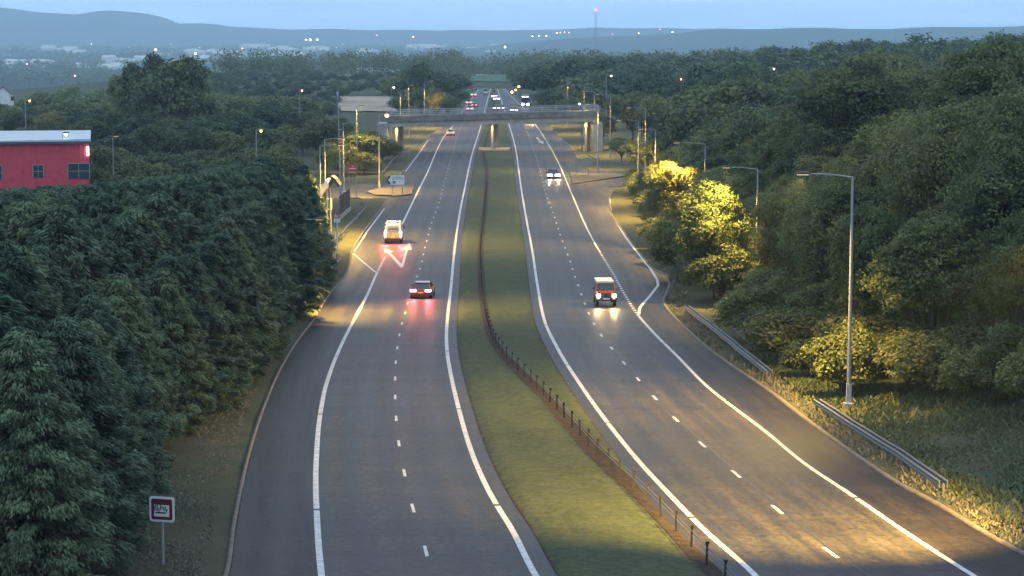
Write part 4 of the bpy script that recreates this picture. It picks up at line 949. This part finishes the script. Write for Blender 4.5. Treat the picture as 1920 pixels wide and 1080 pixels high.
for a, b, c, d in ((55, 74, 309, 333), (118, 157, 307, 336), (-40, 0, 309, 336)):
    w_ = MB(); w_.box(((f(a)+f(b))/2, -.03, (h(c)+h(d))/2), (f(b)-f(a), .12, h(c)-h(d))); wo = w_.build('window', 'window', e)
    fr = MB(); cx, cz = (f(a)+f(b))/2, (h(c)+h(d))/2; ww, hh = f(b)-f(a), h(c)-h(d)
    fr.box((cx, -.1, h(c)), (ww+.1, .06, .09)).box((cx, -.1, cz), (ww, .05, .06)).box((cx, -.11, cz), (.06, .05, hh)).box((f(a), -.1, cz), (.09, .06, hh)).box((f(b), -.1, cz), (.09, .06, hh)); fr.build('frame', 'sign_grey', wo)
MB().box((f(154.5), -.12, (h(276)+h(292))/2), (.22, .14, h(276)-h(292))).build('wall_light', emit('wall_light', (1, .9, .7), 9), e)
MB().tube((f(159), -.15, 0), (f(159), -.15, h(268)), .07).build('downpipe', 'plastic', e)
def house(x, ybase_row, Y, w_, d_, hgt, label, rz=0, wallm='white_wall', roofm='slate', group=None, parts=True):
    X = (x-960)/F*Y; g = float(G(X, Y)); zb = CAMZ-(ybase_row-YH)/F*Y if ybase_row else g
    e = empty('house', (X, Y, min(zb, g) if ybase_row else g), rz); tag(e, label, 'house', group); lift = max(0, zb-g) if ybase_row else 0
    MB().prism([(-d_/2, 0), (d_/2, 0), (d_/2, hgt+lift), (0, hgt+lift+d_*.42), (-d_/2, hgt+lift)], 0, -w_/2, w_/2).build('wall', wallm, e)
    m = MB()
    for s_ in (-1, 1): m.add([(x_, s_*(d_/2+.4), hgt+lift-.3) for x_ in (-w_/2-.3, w_/2+.3)]+[(x_, 0, hgt+lift+d_*.42+.12) for x_ in (w_/2+.3, -w_/2-.3)], [(0, 1, 2, 3)])
    ro = m.build('roof', roofm, e); md = ro.modifiers.new('thick', 'SOLIDIFY'); md.thickness = .2
    if parts:
        for k in (-.3, 0, .3): MB().box((k*w_, -d_/2-.03, hgt*.6+lift), (1.1, .08, 1.2)).build('window', 'window', e)
    return e
house(692, 137, 1330, 13, 8, 4, 'left of the two white houses below the far treeline', .2)
house(732, 137, 1335, 11, 8, 4, 'right of the two white houses below the far treeline', -.15)
house(12, 200, 610, 4, 4, 4.0, 'white gable end peeping over the trees at the left edge', R(90))
# white canopy of the garage behind the conifers
Yc = 262.; q = Yc/F; ox = (602-960)*q; g = float(G(ox, Yc)); e = empty('garage_canopy', (ox, Yc, g)); tag(e, 'white sloping garage canopy half hidden at the conifer edge', 'canopy')
f = lambda x: (x-960)*q-ox; h = lambda y: CAMZ-(y-YH)*q-g
MB().prism([(f(592), h(362)), (f(611), h(336)), (f(616), h(339)), (f(616), h(348)), (f(598), h(371))], 1, -1, 4).build('roof', 'white_wall', e)
[MB().tube((f(x), y_, 0), (f(x), y_, h(352)), .1).build('column', 'galv', e) for x in (600, 613) for y_ in (-.5, 3.5)]
MB().prism([(f(613), h(345)), (f(622), h(329)), (f(628), h(333)), (f(637), h(347)), (f(633), h(349)), (f(625), h(338)), (f(617), h(350))], 1, -.2, 3).build('gable_trim', 'plastic', e)
# far fields
def field(name, poly, col):
    ys_ = sorted(set([p[0] for p in poly])); Yv = np.array([Yy for Yy, a, b in poly]); a = np.array([(a-960)/F*Yy for Yy, a, b in poly]); b = np.array([(b-960)/F*Yy for Yy, a, b in poly])
    Yi = np.linspace(Yv[0], Yv[-1], 30); ai = np.interp(Yi, Yv, a); bi = np.interp(Yi, Yv, b); t = np.linspace(0, 1, 16)[None]
    A = ai[:, None]*(1-t)+bi[:, None]*t; B = np.repeat(Yi[:, None], 16, 1); return tag(grid_mesh(name, A, B, G(A, B)+.35, mat(name+'_crop', col, .95, noise=(.03, .2))), kind='structure')
field('stubble_field', [(690, 630, 745), (850, 640, 742)], (.36, .29, .20))
field('stubble_field', [(1270, 893, 958), (1330, 890, 958)], (.36, .27, .2))
field('pasture', [(1110, 880, 958), (1255, 885, 950)], (.06, .11, .06))
field('pasture', [(1235, 560, 668), (1275, 565, 668)], (.10, .15, .09))
field('stubble_field', [(1290, 575, 668), (1335, 580, 668)], (.2, .19, .14))
# the town on the plain: little pale houses and lights
hm0 = MB().prism([(-4, 0), (4, 0), (4, 5), (0, 8), (-4, 5)], 0, -7, 7).build('house', 'white_wall'); me0 = hm0.data; bpy.data.objects.remove(hm0)
rh = random.Random(9); n = 0
clusters = [(10, 118, 90, 6), (30, 122, 14, 9), (80, 122, 12, 6), (140, 100, 12, 6), (95, 92, 5, 4), (240, 117, 14, 8), (365, 118, 16, 10), (480, 92, 8, 5), (530, 98, 14, 12), (600, 96, 10, 6), (690, 102, 10, 5), (800, 92, 18, 9), (945, 96, 20, 12), (1385, 78, 14, 5), (300, 108, 10, 5), (420, 104, 30, 8), (560, 108, 24, 7), (200, 128, 20, 6), (900, 99, 14, 6), (500, 112, 30, 8)]
for cx, cy, sp, cnt in clusters[1:]:
    for k in range(cnt*2):
        x = cx + rh.gauss(0, sp); y = cy + rh.gauss(0, 2.0); Y = 66*F/(max(y, 78)-YH); Y = min(Y, 8500)
        X = (x-960)/F*Y; s = Y/4200*rh.uniform(.7, 1.5); o = bpy.data.objects.new('house', me0); COL.objects.link(o)
        o.location = (X, Y, float(G(X, Y))+1.5); o.rotation_euler = (0, 0, rh.uniform(-.6, .6)); o.scale = (s*1.2, s, s*.85)
        tag(o, 'pale house, a hazy speck in the distant town on the plain', 'house', 'houses of the distant town')
def far_light(x, y, Y, r, mt, label, group=None, ph=None):
    X = (x-960)/F*Y; z = CAMZ-(y-YH)/F*Y; g = float(G(X, Y)); e = empty('street_lamp', (X, Y, g)); tag(e, label, 'street lamp', group)
    MB().tube((0, 0, 0), (0, 0, max(z-g, 1)), r*.25, r*.18, 6).build('pole', 'galv', e)
    bpy.ops.mesh.primitive_uv_sphere_add(segments=10, ring_count=6, radius=r); s = bpy.context.object; s.name = 'lamp_head'; s.data.materials.append(M[mt]); s.parent = e; s.location = (0, 0, max(z-g, 1))
M['far_white'] = emit('far_white', (.95, .95, 1), 12); M['far_red'] = emit('far_red', (1, .25, .3), 7); M['far_warm'] = emit('far_warm', (1, .55, .45), 6)
FL = [(370, 100, 3000, 1.3, 'far_white', 'bright white light in the town right of the tall tree'), (457, 91, 3600, 1.2, 'far_red', 'pink light in the town left of the row of white lights'), (144, 141, 1900, .6, 'far_red', 'pink lamp above the woods at the left'),
 (576, 74.5, 5200, 2.1, 'far_warm', 'left of three lights in a row near the skyline'), (584, 74.5, 5200, 2.1, 'far_white', 'middle of three lights in a row near the skyline'), (597, 74.5, 5200, 2.0, 'far_white', 'right of three lights in a row near the skyline'),
 (776, 69, 5600, 2.0, 'far_red', 'lone pink light near the skyline left of the mast'), (947, 88, 3600, 1.3, 'far_white', 'white light beside the pale sheds in mid distance'), (708, 66, 5800, 1.2, 'far_warm', 'faint light on the far slope'), (55, 119, 3000, .8, 'far_red', 'pink light in the nearer part of the town at far left')]
for x, y, Y, r, mt, lb in FL: far_light(x, y, Y, r, mt, lb)
for x, y in [(1044, 62), (1050, 61), (1058, 60), (1066, 61), (1147, 64), (1196, 62), (1236, 55), (1259, 60), (998, 68), (1010, 67), (1024, 67)]:
    far_light(x, y, 5700, 1.15, rh.choice(['far_red', 'far_warm', 'far_white']), 'tiny light in the string of lights along the horizon near the mast', 'lights along the horizon near the mast')
for k in range(34):
    x = rh.uniform(0, 960); y = rh.uniform(80, 116); Y = min(66*F/(y+3-YH), 7800); far_light(x, y, Y, Y/F*.55, rh.choice(['far_warm', 'far_white', 'far_warm', 'far_red']), 'tiny scattered light in the distant town on the plain', 'scattered lights of the distant town')
# lattice mast on the horizon
Y = 5600; X = (1116-960)/F*Y; e = empty('lattice_mast', (X, Y, float(G(X, Y)))); tag(e, 'tall thin lattice mast with a red light on the horizon', 'mast')
Hm = CAMZ-(20-YH)/F*Y - float(G(X, Y)); m = MB()
for s1, s2 in ((-1, -1), (1, -1), (1, 1), (-1, 1)): m.tube((s1*4.5, s2*4.5, 0), (s1*1.2, s2*1.2, Hm), .45, .3, 5)
for k in range(14):
    a, b = k/14, (k+1)/14; wa, wb_ = 4.5-3.3*a, 4.5-3.3*b
    m.tube((-wa, -wa, Hm*a), (wb_, -wb_, Hm*b), .25, n=4).tube((wa, -wa, Hm*a), (-wb_, -wb_, Hm*b), .25, n=4)
m.build('lattice', mat('mast_steel', (.12, .12, .14), .6), e)
bpy.ops.mesh.primitive_uv_sphere_add(segments=10, ring_count=6, radius=3.4); s = bpy.context.object; s.name = 'warning_light'; s.data.materials.append(emit('red_warning', (1, .12, .16), 4)); s.parent = e; s.location = (0, 0, Hm+1)
# ------------------------------------------------------------------ vehicles (front faces -Y, origin on the road between the wheels)
def paintm(name, col, rough=.3): return mat(name, col, rough, coat=.6, noise=(2, .05))
M['tail'] = emit('tail_light', (1, .05, .08), 14); M['tail_hot'] = emit('tail_light_bright', (1, .24, .28), 30); M['head'] = emit('head_light', (.82, .74, 1), 30); M['head_warm'] = emit('head_light_warm', (1, .78, .6), 16)
M['head_blue'] = emit('head_light_blue', (.70, .60, 1), 8)
M['head_near'] = emit('head_light_near', (1, .74, .42), 110); M['head_far'] = emit('head_light_violet', (.66, .50, 1), 4.5)
M['lens_grey'] = mat('clear_lens', (.4, .4, .42), .15); M['lens_red'] = mat('red_lens', (.25, .01, .015), .2)
def wheel(e, x, y, r, w_=.22, rim='chrome'):
    t_ = MB().tube((-w_/2, 0, 0), (w_/2, 0, 0), r, n=20).build('tyre', 'black'); t_.name = 'wheel'; t_.parent = e; t_.location = (x, y, r)
    s = 1 if x > 0 else -1
    MB().tube((s*w_*.3, 0, 0), (s*(w_/2+.012), 0, 0), r*.62, n=14).tube((s*(w_/2), 0, 0), (s*(w_/2+.03), 0, 0), r*.16, n=8).build('rim', rim, t_)
def sec(y, hw, z0, z1, tuck=.9, tum=.94):     # one cross-section of a car body
    zm = z0+(z1-z0)*.5
    return [(-hw*tuck, y, z0), (-hw*.98, y, z0+.12), (-hw, y, zm), (-hw*.985, y, z1-.10), (-hw*tum, y, z1), (hw*tum, y, z1), (hw*.985, y, z1-.10), (hw, y, zm), (hw*.98, y, z0+.12), (hw*tuck, y, z0)]
def car(x, y, name, label, paint, L=4.3, Wd=1.8, H=1.45, belt=.92, face='away', lights='tail', cab=(-.55, -1.15, 1.0, 1.85), heading=0, headmat='head', spot=0, lampsize=1., cat='car', rtop=.80):
    g = P(x, y); e = empty(name, (g.x, g.y, g.z+.005), (math.pi if face == 'away' else 0)+heading); tag(e, label, cat)
    hw = Wd/2; h2 = L/2
    if face == 'away': e.location.y += h2*.0
    st_ = [(-h2, hw*.80, .30, .58), (-h2+.12, hw*.92, .22, .68), (-h2+.75, hw*.99, .18, belt-.14), (cab[0]-.35, hw, .18, belt-.02), (.3, hw, .18, belt), (h2-.75, hw, .18, belt+.02), (h2-.15, hw*.95, .24, belt-.03), (h2, hw*.86, .34, belt-.18)]
    MB().loft([sec(*s_) for s_ in st_]).build('body', paint, e, smooth=False, bevel=.02)
    yb0, yb1, yt0, yt1 = cab[0]-.45, h2-.28, cab[0]+.28, h2-.28-cab[3]*.36
    zt = H; zb = belt-.03; a, b = hw*.90, hw*.68
    gl = MB(); gl.loft([[(-a, yb0, zb), (a, yb0, zb), (a, yb1, zb), (-a, yb1, zb)], [(-b, yt0, zt-.05), (b, yt0, zt-.05), (b, yt1, zt-.05), (-b, yt1, zt-.05)]]); gl.build('windows', 'glass', e)
    MB().loft([[(-b*k, yt0-.05*k+.0, zt+dz), (b*k, yt0-.05*k, zt+dz), (b*k, yt1+.08*k, zt+dz), (-b*k, yt1+.08*k, zt+dz)] for k, dz in ((1.04, -.06), (1.03, -.02), (.9, .015))]).build('roof', paint, e)
    for s in (-1, 1):
        m = MB(); m.tube((s*a, yb0, zb), (s*b, yt0, zt-.04), .035, n=5).tube((s*a, yb0, zb+.01), (s*a, yb1, zb+.01), .03, n=5).tube((s*a, yb1, zb), (s*b, yt1, zt-.04), .05, n=5).tube((s*(a+.005), .25, zb), (s*(b+.005), .25, zt-.04), .03, n=5)
        m.build('side_frame', paint, e)
    for s in (-1, 1): MB().box((s*(hw+.07), cab[0]-.1, belt+.08), (.18, .14, .13)).build('mirror', paint, e)
    r = .31 if H < 1.7 else .36
    for s in (-1, 1):
        for wy in (-h2+.82, h2-.80): wheel(e, s*(hw-.10), wy, r)
    MB().box((0, -h2-.005, .36), (Wd*.72, .1, .2)).build('grille', 'plastic', e); MB().box((0, h2+.005, .34), (Wd*.78, .08, .18)).build('rear_bumper', 'plastic', e)
    MB().box((0, -h2-.06, .42), (.5, .02, .11)).build('number_plate', 'plate_white', e); MB().box((0, h2+.03, .60), (.5, .03, .12)).build('number_plate', 'plate_yellow', e)
    for s in (-1, 1):
        MB().box((s*hw*.72, -h2+.03, .62), (.36*lampsize, .14, .16*lampsize)).build('headlight', headmat if lights == 'head' else 'lens_grey', e)
        MB().box((s*hw*.70, h2-.02, belt-.14), (.42*lampsize, .12, .15*lampsize)).build('tail_light', (lights if lights.startswith('tail') else 'lens_red'), e)
    if spot:
        for s in (-1, 1):
            l = bpy.data.lights.new('headlight_beam' if face != 'away' else 'tail_glow', 'SPOT'); l.energy = spot; l.spot_size = R(80 if face != 'away' else 150); l.spot_blend = .8; l.shadow_soft_size = 0
            l.color = (1, .72, .35) if face != 'away' else (1, .08, .1)
            o = bpy.data.objects.new(l.name, l); COL.objects.link(o); o.parent = e; yy = -h2-.15 if face != 'away' else h2+.15
            o.location = (s*hw*.72, yy, .62 if face != 'away' else belt-.1); o.rotation_euler = Vector((0, -1 if face != 'away' else 1, -.16 if face != 'away' else -.6)).to_track_quat('-Z', 'Y').to_euler()
    return e
car(793, 556, 'hatchback', 'dark red low car with wide glowing tail lights, nearest on the left carriageway', paintm('dark_red_paint', (.16, .012, .018)), 4.35, 1.86, 1.36, .9, lights='tail_hot', spot=380, lampsize=1.15, heading=R(-3), cab=(-.35, -1, 1, 2.1))
car(1037, 334, 'oncoming_car', 'dark car with blue-white headlights coming past the right-hand junction', paintm('grey_paint', (.05, .05, .06)), 4.4, 1.82, 1.5, .95, face='here', lights='head', headmat='head_blue', spot=380, lampsize=2.3, heading=R(2))
car(845, 254, 'hatchback', 'pale pinkish car driving away just before the bridge', paintm('pale_paint', (.55, .42, .42)), 4.2, 1.8, 1.5, .95, lights='tail', spot=40, lampsize=1.2)
car(994, 232, 'oncoming_car', 'car with warm headlights emerging from under the bridge', paintm('brown_paint', (.12, .08, .06)), 4.3, 1.8, 1.45, .92, face='here', lights='head', headmat='head_warm', spot=250, lampsize=1.5)
far = [(881, 208, 'away', 'nearest red-lit car just above the bridge rail on the left', 2.4), (879.5, 196, 'away', 'second red-lit car beyond the bridge on the left carriageway', 2.2), (888, 181, 'away', 'farthest red-lit car on the left carriageway', 2.4), (889.5, 201, 'away', 'faint red-lit car in the inner lane beyond the bridge', 1.3)]
for x, y, f_, lb, ls in far: car(x, y, 'distant_car', lb, 'glass', 4.3, 1.8, 1.5, .95, lights='tail', lampsize=ls*.8, spot=20)
for x, y, lb, ls in [(931, 206, 'oncoming car, left of the close pair right behind the bridge rail', 2.6), (939.5, 206, 'oncoming car, right of the close pair right behind the bridge rail', 2.2), (964, 210, 'oncoming car with a starry headlight just above the bridge rail', 2.8), (927, 183, 'far oncoming car with merged white headlights', 3.2), (931, 188, 'far oncoming car following just below the brightest lights', 3.0)]:
    car(x, y, 'distant_car', lb, 'glass', 4.3, 1.8, 1.5, .95, face='here', lights='head', headmat='head_far', lampsize=ls*.95, spot=30)
car(911, 177, 'distant_car', 'unlit pale vehicle at the far end of the road', paintm('silver', (.4, .38, .38)), 5, 2.0, 2.2, 1.2, face='here', lights='none')
# --- lorry beyond the bridge
g = P(985, 201); e = empty('lorry', (g.x, g.y, g.z)); tag(e, 'lorry with a row of bluish roof lights and bright headlights beyond the bridge', 'lorry')
dk = paintm('navy_paint', (.02, .025, .06)); MB().box((0, 1.1, 2.0), (2.45, 2.2, 3.0)).build('cab', dk, e, bevel=.12); MB().box((0, 6.2, 2.35), (2.5, 7.8, 3.1)).build('cargo_box', mat('tarp', (.25, .26, .3), .6), e, bevel=.04)
MB().box((0, -.02, 2.35), (2.1, .08, .9)).build('windscreen', 'glass', e); MB().box((0, -.04, .75), (2.4, .2, .45)).build('bumper', 'plastic', e)
for k in range(5): MB().box((-.95+.475*k, -.02, 3.42), (.24, .12, .14)).build('marker_light', emit('marker', (.7, .75, 1), 12), e)
for s in (-1, 1): MB().box((s*.8, -.12, .95), (.75, .12, .5)).build('headlight', 'head', e); wheel(e, s*1.1, 1.0, .5, .3); wheel(e, s*1.1, 7.5, .5, .3); wheel(e, s*1.1, 8.8, .5, .3); MB().box((s*1.42, .1, 2.5), (.22, .12, .6)).build('mirror', 'plastic', e)
# --- white high-roofed patrol van, rear view
g = P(737, 457); e = empty('van', (g.x, g.y, g.z+.005), R(1)); tag(e, 'white patrol van with orange chevrons and red flashing lights, seen from behind', 'van')
wh = paintm('van_white', (.62, .60, .62), .4); hw = .98
pr = [(0, .42), (0, 1.15), (.10, 2.15), (.28, 2.35), (3.6, 2.36), (4.2, 1.72), (5.0, 1.2), (5.35, 1.0), (5.4, .42)]     # (y, z) side outline, rear at y=0
m = MB(); n = len(pr); V = []
for s in (-1, 1):
    for (yy, zz) in pr: V.append((s*(hw - max(0, zz-1.2)*.12), yy, zz))
m.add(V, [tuple(range(n)), tuple(range(n, 2*n))[::-1]] + [(k, (k+1) % n, n+(k+1) % n, n+k) for k in range(n)]); m.build('body', wh, e, bevel=.05)
MB().loft([[(-.72, -.012, 1.30), (.72, -.012, 1.30), (.72, .05, 1.30), (-.72, .05, 1.30)], [(-.66, .075, 2.05), (.66, .075, 2.05), (.66, .12, 2.05), (-.66, .12, 2.05)]]).build('rear_window', mat('van_glass', (.20, .20, .30), .2), e)
MB().box((0, .02, 1.70), (1.15, .03, .09)).build('window_lettering', 'sign_black', e)
M['chev_orange'] = mat('chevron_orange', (.75, .22, .03), .4); M['chev_yellow'] = mat('chevron_yellow', (.75, .62, .3), .4)
MB().box((0, -.012, .98), (1.5, .02, .50)).build('chevron_panel', 'chev_yellow', e)
m = MB()
for k in range(3):
    for s in (-1, 1):
        a = s*(.10+.24*k); b = s*(.36+.24*k) ; c = .12
        V = [(a, .75), (a+s*c, .75), (b+s*c if abs(b+s*c) < .75 else s*.75, 1.0), (b, 1.0)]
        V = [(s*(.08+.25*k), 1.22), (s*(.21+.25*k), 1.22), (s*min(.47+.25*k, .75), .74), (s*min(.34+.25*k, .75), .74)]
        m.prism(V, 1, -.035, -.024)
m.build('chevron_stripes', 'chev_orange', e)
MB().box((0, -.06, .52), (1.9, .2, .22)).build('rear_bumper', 'plastic', e); MB().box((0, -.04, .68), (.5, .03, .11)).build('number_plate', 'plate_yellow', e)
for s in (-1, 1):
    MB().box((s*.88, -.02, 1.12), (.22, .1, .6)).build('tail_light', 'tail_hot', e)
    MB().box((s*1.12, 3.9, 1.55), (.2, .15, .3)).build('mirror', 'plastic', e)
    wheel(e, s*.88, .95, .36, .24); wheel(e, s*.88, 4.4, .36, .24)
    for z in (.85, 1.5): MB().box((s*.99, 2.6, z), (.02, 4.4, .16)).build('side_stripe', 'chev_orange' if z < 1 else 'chev_yellow', e)
lb = MB().box((0, .9, 2.43), (1.3, .35, .1)).build('light_bar', 'plastic', e)
MB().box((0, .74, 2.47), (.62, .1, .12)).build('beacon', 'tail_hot', lb)
for s in (-1, 1): MB().box((s*.5, .76, 2.46), (.18, .1, .1)).build('beacon', 'lens_red', lb)
for s in (-1, 1):
    l = bpy.data.lights.new('tail_glow', 'SPOT'); l.energy = 600; l.spot_size = R(155); l.spot_blend = .8; l.color = (1, .1, .12); l.shadow_soft_size = 0
    o = bpy.data.objects.new('tail_glow', l); COL.objects.link(o); o.parent = e; o.location = (s*.88, -.18, 1.2); o.rotation_euler = Vector((0, -1, -.7)).to_track_quat('-Z', 'Y').to_euler()
# --- red off-roader with white roof, facing the camera
g = P(1137, 576); e = empty('off_road_vehicle', (g.x, g.y+.1, g.z+.005), R(2)); tag(e, 'boxy red off-roader with a white roof and bright headlights, coming towards us', 'off-road vehicle')
rd = paintm('faded_red', (.24, .035, .03), .45); wr = paintm('roof_white', (.62, .60, .55), .5)
MB().box((0, 2.6, .95), (1.66, 3.3, .62)).build('body', rd, e, bevel=.04)
MB().loft([[(-.56, .12, .78), (.56, .12, .78), (.56, .12, 1.16), (-.56, .12, 1.16)], [(-.62, 1.05, .78), (.62, 1.05, .78), (.62, 1.05, 1.26), (-.62, 1.05, 1.26)]]).build('bonnet', rd, e, bevel=.03)
for s in (-1, 1):
    MB().box((s*.72, .62, .88), (.34, 1.1, .34)).build('wing', rd, e, bevel=.03); MB().box((s*.74, .35, .70), (.36, .5, .08)).build('wheel_arch', 'plastic', e)
    MB().tube((s*.66, .06, .92), (s*.66, .0, .92), .15, n=16).build('headlight', 'head_near', e)
    MB().box((s*.80, .04, .80), (.08, .05, .08)).build('indicator', 'chev_orange', e)
    wheel(e, s*.74, .65, .40, .24, 'galv'); wheel(e, s*.74, 3.15, .40, .24, 'galv')
    MB().tube((s*.8, 1.0, 1.3), (s*1.03, .85, 1.42), .015, n=5).box((s*1.03, .84, 1.46), (.12, .05, .22)).build('mirror', 'plastic', e)
    MB().loft([[(s*.80, 1.12, 1.26), (s*.80, 4.15, 1.26), (s*.82, 4.15, 1.26), (s*.82, 1.12, 1.26)], [(s*.70, 1.34, 1.86), (s*.70, 4.05, 1.86), (s*.72, 4.05, 1.86), (s*.72, 1.34, 1.86)]]).build('side_window', 'glass', e)
    MB().tube((s*.80, 1.06, 1.24), (s*.70, 1.30, 1.86), .04, n=6).build('windscreen_pillar', rd, e)
MB().loft([[(-.76, 1.08, 1.26), (.76, 1.08, 1.26), (.76, 4.16, 1.26), (-.76, 4.16, 1.26)], [(-.67, 1.32, 1.86), (.67, 1.32, 1.86), (.67, 4.06, 1.86), (-.67, 4.06, 1.86)]]).build('windscreen', 'glass', e)
MB().box((0, 2.7, 1.95), (1.48, 2.9, .16)).build('roof', wr, e, bevel=.05)
MB().box((0, .08, .93), (.92, .06, .34)).build('grille', 'plastic', e); MB().box((0, -.06, .60), (1.72, .14, .15)).build('bumper', 'plastic', e)
MB().box((0, -.14, .70), (.52, .02, .12)).build('number_plate', 'plate_white', e)
m = MB(); [m.box((-.36+.12*k, .04, .93), (.03, .02, .3)) for k in range(7)]; m.build('grille_bars', 'chrome', e)
for s in (-1, 1):
    l = bpy.data.lights.new('headlight_beam', 'SPOT'); l.energy = 160; l.spot_size = R(75); l.spot_blend = .8; l.color = (1, .68, .3); l.shadow_soft_size = 0
    o = bpy.data.objects.new('headlight_beam', l); COL.objects.link(o); o.parent = e; o.location = (s*.66, -.1, .92); o.rotation_euler = Vector((0, -1, -.2)).to_track_quat('-Z', 'Y').to_euler()
# ------------------------------------------------------------------ the air
hz = bpy.data.meshes.new('haze'); bm = bmesh.new(); bmesh.ops.create_cube(bm, size=1)
for v in bm.verts:
    v.co.x *= 36000; v.co.y = -400 if v.co.y < 0 else 17500; v.co.z = CAMZ-70 if v.co.z < 0 else 260
bm.to_mesh(hz); bm.free(); ho = link('haze', hz)
hm = bpy.data.materials.new('haze'); hm.use_nodes = True; t = hm.node_tree; t.nodes.clear()
pv = t.nodes.new('ShaderNodeVolumePrincipled'); pv.inputs['Color'].default_value = (.60, .83, 1.0, 1); pv.inputs['Density'].default_value = HAZE
pv.inputs['Anisotropy'].default_value = 0.2
oo = t.nodes.new('ShaderNodeOutputMaterial'); t.links.new(pv.outputs[0], oo.inputs['Volume']); hz.materials.append(hm)
tag(ho, kind='stuff')
